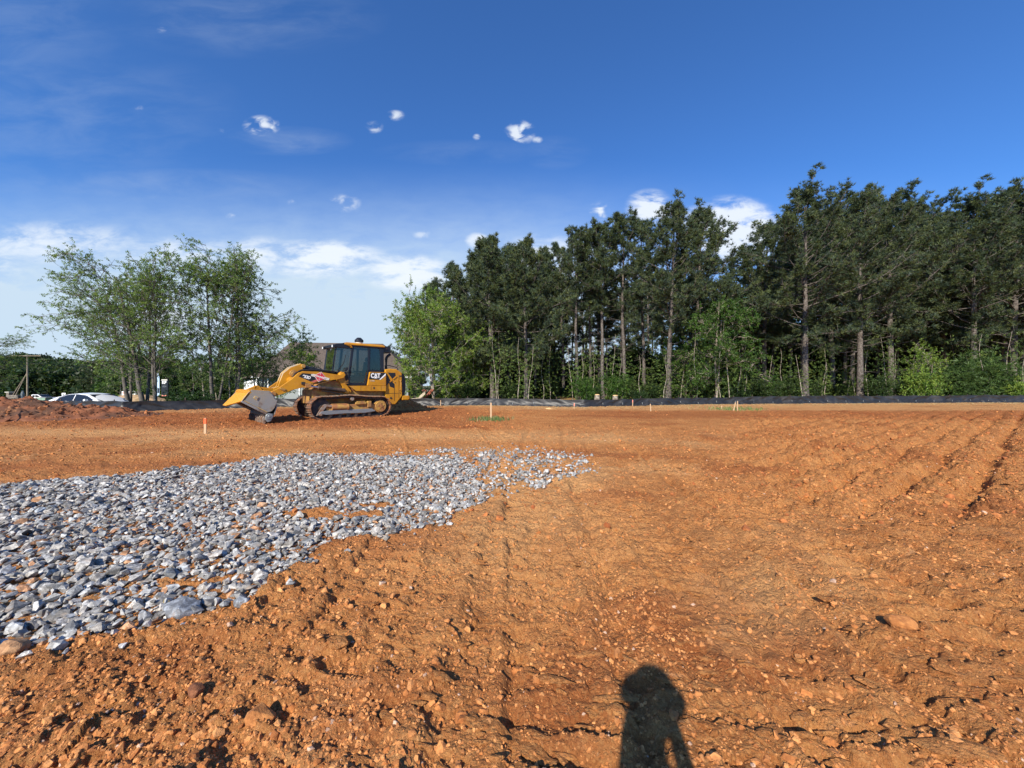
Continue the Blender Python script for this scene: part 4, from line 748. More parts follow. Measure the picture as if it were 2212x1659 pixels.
# grass tufts
def tuft(x, y, r_, n_, h_, label, col=(.10, .17, .05), dry=.3):
    x0 = x + rs.normal(0, r_ * .5, n_); y0 = y + rs.normal(0, r_ * .3, n_); z0 = ground_z(x0, y0) - .01; hh = rs.uniform(.4, 1, n_) * h_; an = rs.uniform(0, 6.28, n_); ln = rs.uniform(.1, .7, n_) * hh; w = .007 + .012 * rs.random(n_)
    V = np.zeros((n_, 4, 3)); V[:, 0] = np.stack([x0 - w, y0, z0], 1); V[:, 1] = np.stack([x0 + w, y0, z0], 1); V[:, 2] = np.stack([x0 + w * .6 + ln * .4 * np.cos(an), y0 + ln * .4 * np.sin(an), z0 + hh * .6], 1); V[:, 3] = np.stack([x0 + ln * np.cos(an), y0 + ln * np.sin(an), z0 + hh], 1)
    V[:, :, :] -= np.array([x, y, 0]); t = (rs.random(n_) < dry)[:, None]; c = np.where(t, np.array([[.32, .25, .12]]), np.array([col])) * rs.uniform(.7, 1.3, (n_, 1))
    F = np.array([[0, 1, 2, 3]])[None] + (np.arange(n_) * 4)[:, None, None]
    stf = 'stuff' if r_ > .4 else None
    o = link('grass_tuft', npmesh('grass_tuft', V.reshape(-1, 3), F.reshape(-1, 4), M['leaves'], np.repeat(c, 4, 0))); o.location = (x, y, 0); tag(o, label, 'grass', kind=stf)
tuft(-.85, 14.3, .75, 320, .20, 'green and grey weed tuft round the foot of the tall pale stake')
tuft(12.2, 20.3, 1.6, 420, .22, 'green grass tuft round the pair of white stakes', (.11, .2, .05), .4)
tuft(-2.15, 2.33, .07, 16, .07, 'tiny dry straw tuft at the lower edge of the gravel', (.55, .45, .2), 1.0)
tuft(-5.2, 20.9, .5, 60, .15, 'thin grey green weeds at the fence foot behind the loader', (.2, .25, .18))
# straw strewn before the fence
n_ = 5200; x = rs.uniform(-14, 40, n_); fyv = np.interp(x, [p[0] for p in FP], [p[1] for p in FP]); y = fyv - .3 - 2.4 * rs.random(n_) ** 1.5; y = np.where(x < 0, fyv - .2 - 1.0 * rs.random(n_), y); z = ground_z(x, y) + .01; an = rs.uniform(0, 3.14, n_); l_ = rs.uniform(.05, .16, n_)
V = np.zeros((n_, 3, 3)); V[:, 0] = np.stack([x, y, z], 1); V[:, 1] = np.stack([x + l_ * np.cos(an), y + l_ * np.sin(an), z + .02], 1); V[:, 2] = V[:, 0] + [0, 0, .014]
tag(link('straw', npmesh('straw', V.reshape(-1, 3), np.arange(n_ * 3).reshape(-1, 3), M['leaves'], np.repeat(np.array([[.5, .38, .2]]) * rs.uniform(.6, 1.2, (n_, 1)), 3, 0))), 'scattered pale straw lying on the clay in front of the black fence', 'straw', kind='stuff')

# single larger stones by the viewer
def rock(x, y, s_, seed, mt, col, label, sz=.6, nm='rock', sink=.25, rz=0):
    V, F = hull_rock(seed, 26, 1, .78, sz); o = link(nm, npmesh(nm, V * s_, F, mt, np.zeros((len(V), 3)) if mt is M['soil'] else np.tile(np.array([col]), (len(V), 1)))); o.location = (x, y, gz(x, y) + s_ * sz * (1 - sink) * .6); o.rotation_euler = (.1, .1, rz); tag(o, label, 'rock')
    b_ = o.modifiers.new('bevel', 'BEVEL'); b_.width = s_ * .05; b_.segments = 1
rock(-2.03, 2.27, .115, 801, M['granite'], (.20, .215, .24), 'large blue grey boulder half sunk in clay at the lower edge of the gravel', .62, sink=.4)
rock(-1.70, 2.33, .055, 802, M['granite'], (.22, .24, .27), 'pointed grey stone standing just right of the large blue grey boulder', .95, sink=.1)
rock(-2.62, 1.94, .075, 803, M['clod'], (.42, .24, .12), 'brown clay coated stone at the lower left corner of the gravel', .6)
rock(-2.19, 2.20, .045, 804, M['granite'], (.24, .25, .27), 'small dark upright stone just left of the large blue grey boulder', .9, sink=.1)
rock(-.93, 1.98, .07, 805, M['soil'], (.46, .24, .12), 'flat tan clod below the gravel near the middle', .35)
rock(2.24, 2.13, .085, 806, M['clod'], (.44, .18, .05), 'upturned orange slab of clay at the right in the rough rut', .5, sink=0)
rock(-1.42, 1.66, .045, 807, M['clod'], (.22, .085, .035), 'dark brown broken clod in the lower left clay', .6)
rock(-1.05, 1.55, .07, 808, M['clod'], (.46, .19, .055), 'orange angular clod casting a shadow in the lower left clay', .5, rz=.7)
rock(2.05, 20.6, .22, 809, M['cutwood'], (.6, .5, .35), 'pale broken piece of limestone on the clay far off in the middle', .35)
# long slabs of pressed clay in the foreground
def slab(p0, p1, wd, th, seed, label):
    p0 = Vector((p0[0], p0[1], 0)); p1 = Vector((p1[0], p1[1], 0)); rg = random.Random(seed); n_ = 22; rings = []; t_ = (p1 - p0); side = Vector((-t_.y, t_.x, 0)).normalized()
    for i in range(n_):
        f = i / (n_ - 1); c = p0.lerp(p1, f); w1 = wd * (.55 + .55 * rg.random()) * min(1, 4 * min(f, 1 - f) + .35); w0 = wd * (.6 + .2 * rg.random()) * min(1, 4 * min(f, 1 - f) + .35); z = gz(c.x, c.y) + th * (.6 + .25 * rg.random())
        rings.append([tuple(c - side * w0 + Vector((0, 0, z - th))), tuple(c + side * w1 + Vector((0, 0, z - th))), tuple(c + side * w1 * .9 + Vector((0, 0, z))), tuple(c + Vector((0, 0, z + th * .25))), tuple(c - side * w0 * .85 + Vector((0, 0, z + th * .1)))])
    k = MB(); k.loft(rings); o = k.build('clay_slab', M['soil']); tag(o, label, 'clay slab')
M['slab'] = mat('smooth pressed clay', (.50, .235, .10), .85, col2=(.40, .165, .06), scale=14, bump=.6, bscale=50)
slab((-.20, 1.56), (.17, 1.40), .045, .018, 1, 'long smooth ridge of pressed clay with a torn edge at the bottom middle')
slab((.35, 1.63), (.52, 1.52), .03, .016, 2, 'smooth rounded clay bar beside the shadow of the head')
slab((-.36, 2.25), (-.02, 2.16), .02, .010, 3, 'narrow straight clay strip in the middle below the gravel')
slab((2.5, 2.55), (2.9, 2.48), .04, .010, 4, 'pale clay strip at the right edge of the foreground')
slab((.28, 1.95), (.46, 1.92), .018, .008, 5, 'short pinkish clay strip above the shadow of the head')
# ------------------------------------------------------------------ vegetation builders
def frusta(name, P0, P1, R0, R1, mt, n=6):
    P0 = np.asarray(P0, float); P1 = np.asarray(P1, float); R0 = np.asarray(R0, float); R1 = np.asarray(R1, float); d_ = P1 - P0; l_ = np.linalg.norm(d_, axis=1, keepdims=True) + 1e-9; d_ = d_ / l_
    P1 = P1 + d_ * np.minimum(l_ * .04, .02)
    up = np.where(np.abs(d_[:, 2:3]) > .9, np.array([[1., 0, 0]]), np.array([[0, 0, 1.]])); a = np.cross(up, d_); a /= np.linalg.norm(a, axis=1, keepdims=True) + 1e-9; b_ = np.cross(d_, a)
    an = np.arange(n) / n * 2 * np.pi; ring = a[:, None] * np.cos(an)[None, :, None] + b_[:, None] * np.sin(an)[None, :, None]
    V = np.concatenate([P0[:, None] + ring * R0[:, None, None], P1[:, None] + ring * R1[:, None, None]], 1)
    i = np.arange(n); F = np.stack([i, (i + 1) % n, (i + 1) % n + n, i + n], 1)[None] + (np.arange(len(P0)) * 2 * n)[:, None, None]
    return npmesh(name, V.reshape(-1, 3), F.reshape(-1, 4), mt, None, True)
def dirmats(D, rg):
    """rotation matrices whose z axis is D with a random roll"""
    D = D / (np.linalg.norm(D, axis=1, keepdims=True) + 1e-9); r_ = rg.normal(size=D.shape); a = r_ - (r_ * D).sum(1, keepdims=True) * D; a /= np.linalg.norm(a, axis=1, keepdims=True) + 1e-9; b_ = np.cross(D, a)
    return np.stack([a, b_, D], 2)
def needle_tuft(seed, n_=11):
    rg = np.random.default_rng(seed); V = []; F = []
    for k in range(n_):
        th = R(12 + 62 * rg.random()); ph = rg.random() * 6.283; d_ = np.array([math.sin(th) * math.cos(ph), math.sin(th) * math.sin(ph), math.cos(th)]); s_ = np.cross(d_, rg.normal(size=3)); s_ /= np.linalg.norm(s_); l_ = .75 + .4 * rg.random()
        V += [s_ * .075, -s_ * .075, d_ * l_]; F.append([3 * k, 3 * k + 1, 3 * k + 2])
    return np.array(V), np.array(F)
TUFTS = [needle_tuft(i) for i in range(5)]
def leaf_spray(seed, n_=7, spread=1.0):
    """a short twig end with a few pointed leaves"""
    rg = np.random.default_rng(seed); V = []; F = []
    for k in range(n_):
        o = np.array([0, 0, (k / n_) * 1.6]) + rg.normal(size=3) * .12; th = R(35 + 50 * rg.random()); ph = k * 2.4 + rg.random(); d_ = np.array([math.sin(th) * math.cos(ph), math.sin(th) * math.sin(ph), math.cos(th)]) * (.8 + .4 * rg.random()) * spread
        s_ = np.cross(d_, rg.normal(size=3)); s_ /= np.linalg.norm(s_); V += [o, o + d_ * .5 + s_ * .26, o + d_, o + d_ * .5 - s_ * .26]; F.append([4 * k, 4 * k + 1, 4 * k + 2, 4 * k + 3])
    return np.array(V), np.array(F)
SPRAYS = [leaf_spray(i) for i in range(6)]
def mixcol(rg, n_, pal, jit=.18):
    pal = np.array(pal); c = pal[rg.integers(0, len(pal), n_)]; return c * (1 + rg.normal(0, jit, (n_, 1))).clip(.5, 1.6)

def make_pine(seed, H, cb, Rr, r0, nl=58, dens=1.0, dead=10, shape=.9):
    """returns (trunk mesh, crown mesh) of a loblolly-like pine with base at the origin"""
    rg = np.random.default_rng(seed); segs = []; n_ = 16; path = []
    ox, oy = 0.0, 0.0; bx, by = rg.normal(0, .04, 2)
    for i in range(n_ + 1):
        z = H * i / n_ * .985; ox += bx * H / n_ * .35 + rg.normal(0, .022); oy += by * H / n_ * .35 + rg.normal(0, .022); path.append(np.array([ox, oy, z]))
    rad = lambda t: r0 * (max(0, 1 - t) ** .75) + .02 + .35 * r0 * math.exp(-t * 40)
    for i in range(n_): segs.append((path[i], path[i + 1], rad(i / n_), rad((i + 1) / n_)))
    def tp(z): f = min(max(z / H, 0), .984) / .985 * n_; k = min(int(f), n_ - 1); return path[k] + (path[k + 1] - path[k]) * (f - k)
    TP = []; TD = []; TS = []; ga = rg.random() * 6
    for i in range(nl):
        t = (i + .5 * rg.random()) / nl; z = H * (cb + (.985 - cb) * t); ga += 2.4 + rg.normal(0, .35)
        prof = (min(1, (t + .12) / .38) ** .8) * (max(0, 1 - t) ** shape + .10); L = Rr * prof * rg.uniform(.62, 1.15)
        if t < .25 and rg.random() < .30: L *= .5
        el = R(2 + 58 * t ** 1.3) + rg.normal(0, .12); d_ = np.array([math.cos(ga) * math.cos(el), math.sin(ga) * math.cos(el), math.sin(el)]); p = tp(z); L *= rg.choice([.55, 1, 1, 1.12]); ns = 5; r_ = max(.012, .062 * r0 / .22 * (L / Rr) ** .8 * .75); pts = [p]
        for k in range(ns): d_ = d_ + np.array([0, 0, .10]) + rg.normal(0, .10, 3); d_ /= np.linalg.norm(d_); q = p + d_ * L / ns; segs.append((p, q, r_ * (1 - k / ns * .8), r_ * (1 - (k + 1) / ns * .8))); p = q; pts.append(q)
        nsb = max(4, int((3 + L * 2.6) * dens))
        for k in range(nsb):
            f = .38 + .62 * (k + rg.random()) / nsb; kk = min(int(f * ns), ns - 1); b0 = pts[kk] + (pts[kk + 1] - pts[kk]) * (f * ns - kk) if f < 1 else pts[-1]; ld = pts[kk + 1] - pts[kk]; ld /= np.linalg.norm(ld)
            sd = ld * .7 + rg.normal(0, .62, 3) + np.array([0, 0, .22]); sd /= np.linalg.norm(sd); l2 = (.22 + .34 * rg.random()) * (L ** .6) * (1.15 - .5 * f); b1 = b0 + sd * l2; segs.append((b0, b1, .014, .006))
            m_ = int(6 + 5 * rg.random() * dens)
            for j in range(m_): TP.append(b0 + (b1 - b0) * (.35 + .75 * rg.random()) + rg.normal(0, .10, 3)); TD.append(sd + np.array([0, 0, .45]) + rg.normal(0, .35, 3)); TS.append(rg.uniform(.22, .37))
    for i in range(dead):
        z = H * rg.uniform(.12, cb + .08); a = rg.random() * 6.28; el = rg.normal(.1, .25); p = tp(z); L = rg.uniform(.5, 2.0); d_ = np.array([math.cos(a) * math.cos(el), math.sin(a) * math.cos(el), math.sin(el)])
        for k in range(3): q = p + d_ * L / 3; segs.append((p, q, .022 - .006 * k, .017 - .006 * k)); p = q; d_ = d_ + rg.normal(0, .15, 3)
    top = path[-1]
    for j in range(16): TP.append(top + np.array([0, 0, -.35 + .5 * rg.random()]) + rg.normal(0, .08, 3)); TD.append(np.array([rg.normal(0, .5), rg.normal(0, .5), 1])); TS.append(.24)
    TP = np.array(TP); TD = np.array(TD); TS = np.array(TS)
    S0, S1, A, B = zip(*segs); tm = frusta('trunk', S0, S1, A, B, M['bark'], 7)
    col = mixcol(rg, len(TP), [(.050, .076, .042), (.062, .090, .042), (.080, .106, .038), (.042, .064, .046), (.10, .120, .042)], .2)
    cm = scatter('crown', TUFTS, TP, TS, dirmats(TD, rg), col, M['needles']); return tm, cm
def make_broadleaf(seed, H, spread, stems, pal, leaf=.11, nlimb=8, droop=0.0, lean=(0, 0), bark='bark_pale', r0=.14, cb=.2, sub=5, tw=5, per=3, up=.9, mtl='leaves', vert=.5):
    rg = np.random.default_rng(seed); segs = []; TP = []; TD = []; TS = []
    def branch(p, d_, L, r_, lev, ns):
        pts = [p]
        for k in range(ns):
            d_ = d_ + rg.normal(0, (.045 if lev == 0 else .13 + .05 * lev), 3) + np.array([lean[0] * (lev > 0), lean[1] * (lev > 0), (.10 if lev == 0 else .06 - droop * (k / ns)) if lev < 3 else -droop]) * .6; d_ = d_ / np.linalg.norm(d_); q = p + d_ * L / ns
            segs.append((p, q, r_ * (1 - k / ns * .75), r_ * (1 - (k + 1) / ns * .75))); p = q; pts.append(q)
        return pts, d_
    def alongp(pts, f): k = min(int(f * (len(pts) - 1)), len(pts) - 2); return pts[k] + (pts[k + 1] - pts[k]) * (f * (len(pts) - 1) - k), (pts[k + 1] - pts[k])
    for s_ in range(stems):
        a = rg.random() * 6.28; tl = rg.uniform(.02, .11) if stems > 1 else .03; d_ = np.array([math.cos(a) * tl, math.sin(a) * tl, 1.0]); p = np.array([math.cos(a) * .12 * (stems > 1), math.sin(a) * .12 * (stems > 1), -.1]); hh = H * (rg.uniform(.8, 1.0) if s_ else 1.0)
        tp_, _ = branch(p, d_, hh, r0 * (1 if s_ == 0 else .7), 0, 9)
        for i in range(nlimb):
            f = cb + (.97 - cb) * (i + rg.random() * .8) / nlimb; b0, bd = alongp(tp_, f); a2 = i * 2.4 + rg.random() * 1.2; L = spread * (.45 + .75 * math.sin(math.pi * min(1, (f - cb) / (1 - cb) * .8 + .18))) * rg.uniform(.7, 1.15); el = up * (.35 + .5 * f) + rg.normal(0, .12)
            d2 = np.array([math.cos(a2) * math.cos(el), math.sin(a2) * math.cos(el), math.sin(el)]); lp, _ = branch(b0, d2, L, r0 * .27 * (1 - .6 * f), 1, 6)
            for j in range(sub):
                f2 = .22 + .78 * (j + rg.random()) / sub; c0, cd = alongp(lp, min(f2, .999)); cd = cd / np.linalg.norm(cd); d3 = cd * .8 + rg.normal(0, .6, 3) + np.array([0, 0, .15]); d3 /= np.linalg.norm(d3); l3 = L * rg.uniform(.28, .5) * (1.25 - .6 * f2); sp_, _ = branch(c0, d3, l3, .020, 2, 4)
                for k in range(tw):
                    f3 = .15 + .85 * (k + rg.random()) / tw; e0, ed = alongp(sp_, min(f3, .999)); ed = ed / np.linalg.norm(ed); d4 = ed * .7 + rg.normal(0, .55, 3); d4 /= np.linalg.norm(d4); l4 = rg.uniform(.35, .8) * (.6 + .12 * spread); tp4, dl = branch(e0, d4, l4, .008, 3, 2)
                    for q in range(per): g0, gd = alongp(tp4, min(.25 + .75 * (q + rg.random()) / per, .999)); TP.append(g0 + rg.normal(0, .03, 3)); TD.append(gd / np.linalg.norm(gd) + rg.normal(0, .35, 3)); TS.append(leaf * rg.uniform(.7, 1.25))
    TP = np.array(TP); TD = np.array(TD); TS = np.array(TS); S0, S1, A, B = zip(*segs)
    return frusta('trunk', S0, S1, A, B, M[bark], 6), scatter('crown', SPRAYS, TP, TS, dirmats(TD, rg), mixcol(rg, len(TP), pal), M[mtl])
def make_shrub(seed, n_, rx, rz, pal, leaf=.09, stems=9, mtl='leaves', conif=False):
    rg = np.random.default_rng(seed); segs = []; TP = []; TD = []
    for s_ in range(stems):
        a = rg.random() * 6.28; tl = rg.uniform(.1, 1.0); p = np.array([rg.normal(0, .12), rg.normal(0, .12), -.05]); d_ = np.array([math.cos(a) * tl * rx / rz, math.sin(a) * tl * rx / rz, 1.0]); d_ /= np.linalg.norm(d_); L = rz * rg.uniform(.7, 1.1)
        for k in range(6):
            q = p + d_ * L / 6; segs.append((p, q, .022 - .003 * k, .019 - .003 * k)); 
            m_ = int(n_ / stems / 6 * (1.4 if k > 1 else .6))
            for j in range(m_): o = rg.normal(0, 1, 3) * np.array([.16 * rx + .1, .16 * rx + .1, .12 * rz]); TP.append(p + (q - p) * rg.random() + o); TD.append(o + np.array([0, 0, .15]) + rg.normal(0, .2, 3))
            p = q; d_ = d_ + rg.normal(0, .16, 3); d_ /= np.linalg.norm(d_)
    TP = np.array(TP); TP[:, 2] = np.maximum(TP[:, 2], .03); TD = np.array(TD); S0, S1, A, B = zip(*segs)
    return frusta('stem', S0, S1, A, B, M['twig'], 5), scatter('foliage', TUFTS if conif else SPRAYS, TP, rg.uniform(.7, 1.25, len(TP)) * leaf, dirmats(TD, rg), mixcol(rg, len(TP), pal), M['needles' if conif else mtl])
def place(kind, meshes, x, y, label, cat, sc=1.0, rz=0.0, group=None, names=('trunk', 'crown'), sz=None, z=None):
    root = empty(kind, (x, y, (base_h(np.array([x]), np.array([y]))[0] if z is None else z) - .05), rz, (sc, sc, sz or sc)); tag(root, label, cat, group)
    for nm, me in zip(names, meshes): link(nm, me, root)
    return root

# pine variants: (seed, H, crown base, radius, trunk radius, limbs, density, dead limbs)
PV = dict(
    big=make_pine(1, 18.5, .28, 6.8, .25, 88, 1.05, 14, .45), big2=make_pine(2, 18.5, .24, 7.2, .26, 92, 1.05, 12, .5), tall=make_pine(3, 17.5, .34, 5.2, .22, 74, 1.05, 16, .5),
    bare=make_pine(4, 16.5, .50, 4.0, .16, 44, 1.05, 34, .5), bare2=make_pine(5, 16.0, .54, 3.0, .14, 36, .95, 34, .55), cone=make_pine(6, 13.5, .18, 4.7, .19, 84, 1.1, 8, .7), cone2=make_pine(7, 13.0, .14, 4.4, .16, 78, 1.05, 8, .72), back=make_pine(8, 15.0, .30, 3.9, .15, 42, .8, 8, .6))
HB = dict(big=18.5, big2=18.5, tall=17.5, bare=16.5, bare2=16.0, cone=13.5, cone2=13.0, back=15.0)
prg = random.Random(4)
# (disp x, disp y of the top, distance, variant, label)
FRONT = [
    (905, 648, 46, 'cone2', 'small dark pine whose tip rises over the light green tree at left'),
    (938, 600, 43, 'cone', 'dark pointed pine second from the left end of the wood'),
    (975, 562, 38, 'cone2', 'dark pine between the light green tree and the first pale trunks'),
    (1018, 540, 36, 'cone', 'dense dark pine left of the pine with the first pale straight trunk'),
    (1066, 500, 32, 'cone', 'cone topped pine with the first pale straight trunk in the left part of the wood'),
    (1100, 524, 40, 'cone2', 'pine with low boughs squeezed between the two pale trunked cone topped pines'),
    (1138, 503, 31, 'cone', 'cone topped pine with a clean pale trunk, right one of the first two'),
    (1183, 528, 42, 'cone2', 'lower pine between the cone topped pines and the bare trunked group'),
    (1218, 515, 40, 'bare2', 'thin pine at the left edge of the bare trunked group'),
    (1247, 488, 34, 'bare', 'slender leaning pine second in the bare trunked group'),
    (1276, 480, 37, 'bare2', 'slender pine with many dead side twigs in the bare trunked group'),
    (1302, 470, 33, 'bare', 'reddish barked slender pine in the middle of the bare trunked group'),
    (1350, 455, 34, 'bare', 'straight slender pine with sky showing on both sides of its trunk'),
    (1392, 452, 36, 'bare2', 'twin stemmed looking slender pine just left of the thick pale trunk'),
    (1441, 428, 30, 'tall', 'tall pine with a thick pale trunk under a dense crown beside the bright green tree'),
    (1496, 446, 33, 'tall', 'tall forked top pine just left of the gap with the white cloud'),
    (1530, 530, 44, 'back', 'lower pine at the left side of the gap with the white cloud'),
    (1566, 555, 50, 'back', 'lowest pine top in the middle of the gap with the white cloud'),
    (1602, 520, 44, 'back', 'pine rising at the right side of the gap with the white cloud'),
    (1650, 470, 38, 'tall', 'pine crown leaning out left of the tallest pine'),
    (1740, 383, 30, 'big', 'tallest pine with a thick leaning grey trunk in the right half'),
    (1800, 425, 40, 'tall', 'pine crown filling behind and between the two thickest trunks'),
    (1858, 392, 31, 'big2', 'broad pine with the thickest dark trunk and long low boughs'),
    (1925, 398, 37, 'big', 'broad crowned pine right of the thickest dark trunk'),
    (1985, 425, 40, 'big2', 'dense pine behind the small bright shrub on the right'),
    (2045, 436, 44, 'tall', 'pine crown in the dip left of the last tall group'),
    (2105, 405, 33, 'big', 'tall pine near the right edge, pale trunk above the young pines'),
    (2165, 428, 40, 'tall', 'airy topped pine close to the right edge'),
    (2210, 442, 36, 'big2', 'dark pine cut by the right edge of the photo'),
]
for k, (px, py, Y, vr, lab) in enumerate(FRONT):
    x = (px - 1106) / 798 * Y; h_ = ((830 - py) / 798 * Y + EYE) * (.94 if px < 1640 else .905); s_ = h_ / HB[vr]; place('pine_tree', PV[vr], x, Y, lab, 'pine tree', s_ * prg.uniform(.97, 1.08), prg.uniform(0, 6.28), 'pines along the front of the wood', sz=s_)
bg_n = 0
for k in range(80):
    px = 1010 + 1260 * (k + prg.random()) / 80; Y = prg.uniform(40, 66); lim = np.interp(px, [1000, 1066, 1200, 1350, 1480, 1540, 1600, 1660, 1740, 1900, 2000, 2200, 2300], [620, 560, 575, 540, 520, 600, 600, 540, 460, 460, 480, 480, 500]); py = lim + prg.uniform(15, 90)
    x = (px - 1106) / 798 * Y; h_ = (830 - py) / 798 * Y + EYE; s_ = h_ / 15.0; vr = ('back', 'bare2', 'back')[k % 3]; place('pine_tree', PV[vr], x, Y, 'thin dark pine standing deep in the wood behind the front row', 'pine tree', max(.6, s_ * 1.05), prg.uniform(0, 6.28), 'pines deep in the wood', sz=h_ / HB[vr])
for k, (x, y) in enumerate([(46, 34), (52, 31), (60, 38), (57, 46), (66, 33)]): place('pine_tree', PV[('big2', 'tall', 'big')[k % 3]], x, y, 'tall pine of the wood beyond the right side', 'pine tree', 1.0, k, 'pines at the far right of the wood')

BRIGHT = [(.045, .105, .018), (.065, .135, .022), (.032, .075, .015), (.085, .155, .026)]
MID = [(.125, .20, .05), (.155, .235, .055), (.095, .16, .046), (.19, .25, .065)]
DARKG = [(.03, .065, .02), (.045, .085, .022), (.025, .05, .02)]
LIME = [(.14, .23, .04), (.19, .27, .045), (.10, .18, .035), (.22, .29, .055)]
def atpx(px, Y): return (px - 1106) / 798 * Y
BV = dict(dog=make_broadleaf(21, 8.0, 2.6, 4, BRIGHT, .125, 9, .10, r0=.07, cb=.18, sub=6, tw=5, per=4, bark='bark_pale', up=.25),
          lime=make_broadleaf(22, 8.6, 3.3, 3, LIME, .12, 14, .06, lean=(-.08, 0), r0=.09, cb=.06, sub=7, tw=5, per=4, up=.9),
          elm=make_broadleaf(23, 10.6, 4.4, 2, MID, .105, 16, .12, lean=(-.20, 0), r0=.19, cb=.30, sub=7, tw=5, per=3, up=1.25, bark='twig'),
          elm2=make_broadleaf(24, 9.8, 3.7, 2, MID, .105, 15, .12, lean=(.05, 0), r0=.12, cb=.26, sub=7, tw=5, per=3, up=1.3, bark='twig'),
          young=make_broadleaf(25, 4.5, 1.6, 2, LIME, .10, 7, .03, r0=.035, cb=.15, sub=4, tw=4, per=4),
          far=make_broadleaf(26, 9.0, 3.4, 1, [(.07, .12, .03), (.05, .09, .03), (.12, .17, .05)], .26, 9, .02, r0=.14, cb=.25, sub=5, tw=4, per=3))
place('understory_tree', BV['dog'], atpx(1545, 29.5), 29.5, 'bright green leafy tree with several thin pale stems between the pine trunks', 'tree', 1.0, .4)
place('understory_tree', BV['dog'], atpx(1480, 33), 33, 'smaller green leafy tree behind the thick pale trunk', 'tree', .8, 2.4, sz=.72)
place('understory_tree', BV['young'], atpx(2000, 29.5), 29.5, 'bright lime green sapling with a thin pale stem on the right', 'tree', 1.05, .4, sz=.95)
place('understory_tree', BV['lime'], atpx(938, 30), 30, 'light yellow green wispy tree at the left end of the pine wood', 'tree', .95, .2)
place('understory_tree', BV['lime'], atpx(985, 33), 33, 'light green tree half hidden among the left pines', 'tree', .85, 2.9)
place('leafy_tree', BV['elm'], atpx(319, 23.5), 23.5, 'largest wispy leafed tree with a thick pale trunk behind the white car', 'tree', .82, 0.0)
place('leafy_tree', BV['elm'], atpx(284, 26), 26, 'leafy tree with outstretched drooping boughs at the left end of the group', 'tree', .76, 0.35)
place('leafy_tree', BV['elm2'], atpx(344, 23), 23, 'leafy tree with a slim dark forked trunk right of the thick pale trunk', 'tree', .86, 1.0)
place('leafy_tree', BV['elm2'], atpx(466, 24.5), 24.5, 'leafy tree with thin upright stems above the dark bush', 'tree', .98, 2.2)
place('leafy_tree', BV['elm2'], atpx(505, 25.5), 25.5, 'rightmost leafy tree of the group with a forked grey trunk', 'tree', .95, 4.1)
place('leafy_tree', BV['elm2'], atpx(560, 27), 27, 'low leafy tree in front of the brown house roof', 'tree', .72, 5.0, sz=.62)
place('leafy_tree', BV['elm'], atpx(-75, 27), 27, 'dark leafy tree reaching in at the left edge', 'tree', .6, 3.5, sz=.48)
place('young_tree', BV['young'], atpx(655, 29), 29, 'slender small tree with upturned twigs before the brown house roof', 'tree', 1.15, 1.3, sz=1.25)
# shrubs and undergrowth
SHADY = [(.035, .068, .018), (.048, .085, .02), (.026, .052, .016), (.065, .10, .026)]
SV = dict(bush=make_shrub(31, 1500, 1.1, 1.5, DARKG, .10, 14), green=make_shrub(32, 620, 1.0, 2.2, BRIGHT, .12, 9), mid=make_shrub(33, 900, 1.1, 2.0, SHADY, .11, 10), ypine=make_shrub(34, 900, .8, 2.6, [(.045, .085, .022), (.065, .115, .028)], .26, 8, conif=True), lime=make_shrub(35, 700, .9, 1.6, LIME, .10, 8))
SN = ('stem', 'foliage')
place('bush', SV['bush'], atpx(405, 22.5), 22.5, 'broad dark green evergreen bush behind the fence, right of the tree trunks', 'bush', 1.2, 0, names=SN, sz=1.0)
place('bush', SV['bush'], atpx(368, 22.8), 22.8, 'low dark bush between the slim trunk and the broad evergreen bush', 'bush', .7, 1, names=SN, sz=.62)
place('bush', SV['bush'], atpx(435, 23.2), 23.2, 'right end of the dark green evergreen hedge by the stems', 'bush', .9, 2, names=SN, sz=.72)
place('shrub', SV['green'], atpx(1262, 28.5), 28.5, 'bright green shrub at the foot of the bare trunked group', 'shrub', .9, 0, names=SN)
place('shrub', SV['green'], atpx(1330, 29.5), 29.5, 'green shrub right of the cut stumps', 'shrub', 1.0, 2, names=SN)
place('shrub', SV['lime'], atpx(1985, 28.5), 28.5, 'glowing yellow green shrub on the right behind the fence', 'shrub', 1.25, 1, names=SN, sz=1.6)
place('young_pine', SV['ypine'], atpx(2060, 29.0), 29.0, 'young bushy pine right of the yellow green shrub', 'pine tree', 1.15, 1, names=SN)
place('young_pine', SV['ypine'], atpx(2110, 29.5), 29.5, 'tallest young bushy pine under the pale trunk at right', 'pine tree', 1.35, 2, names=SN, sz=1.5)
place('young_pine', SV['ypine'], atpx(2165, 29.5), 29.5, 'young bushy pine next to the right edge', 'pine tree', 1.2, 3, names=SN)
place('shrub', SV['lime'], atpx(2195, 28.8), 28.8, 'yellow green shrub at the right edge in front of young pines', 'shrub', 1.1, 3, names=SN)
place('shrub', SV['mid'], atpx(1660, 29.5), 29.5, 'dull green shrub left of the tallest pine trunk', 'shrub', .95, 0, names=SN)
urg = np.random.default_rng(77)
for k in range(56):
    px = 890 + 1380 * (k + urg.random()) / 56; Y = urg.uniform(29.5, 40); s_ = urg.uniform(.5, .95); place('shrub', SV[('mid', 'bush', 'mid', 'bush')[k % 4]], atpx(px, Y), Y, 'shadowy green undergrowth shrub among the pine trunks', 'shrub', s_, k, 'undergrowth shrubs in the wood', names=SN, sz=s_ * urg.uniform(.8, 1.2))
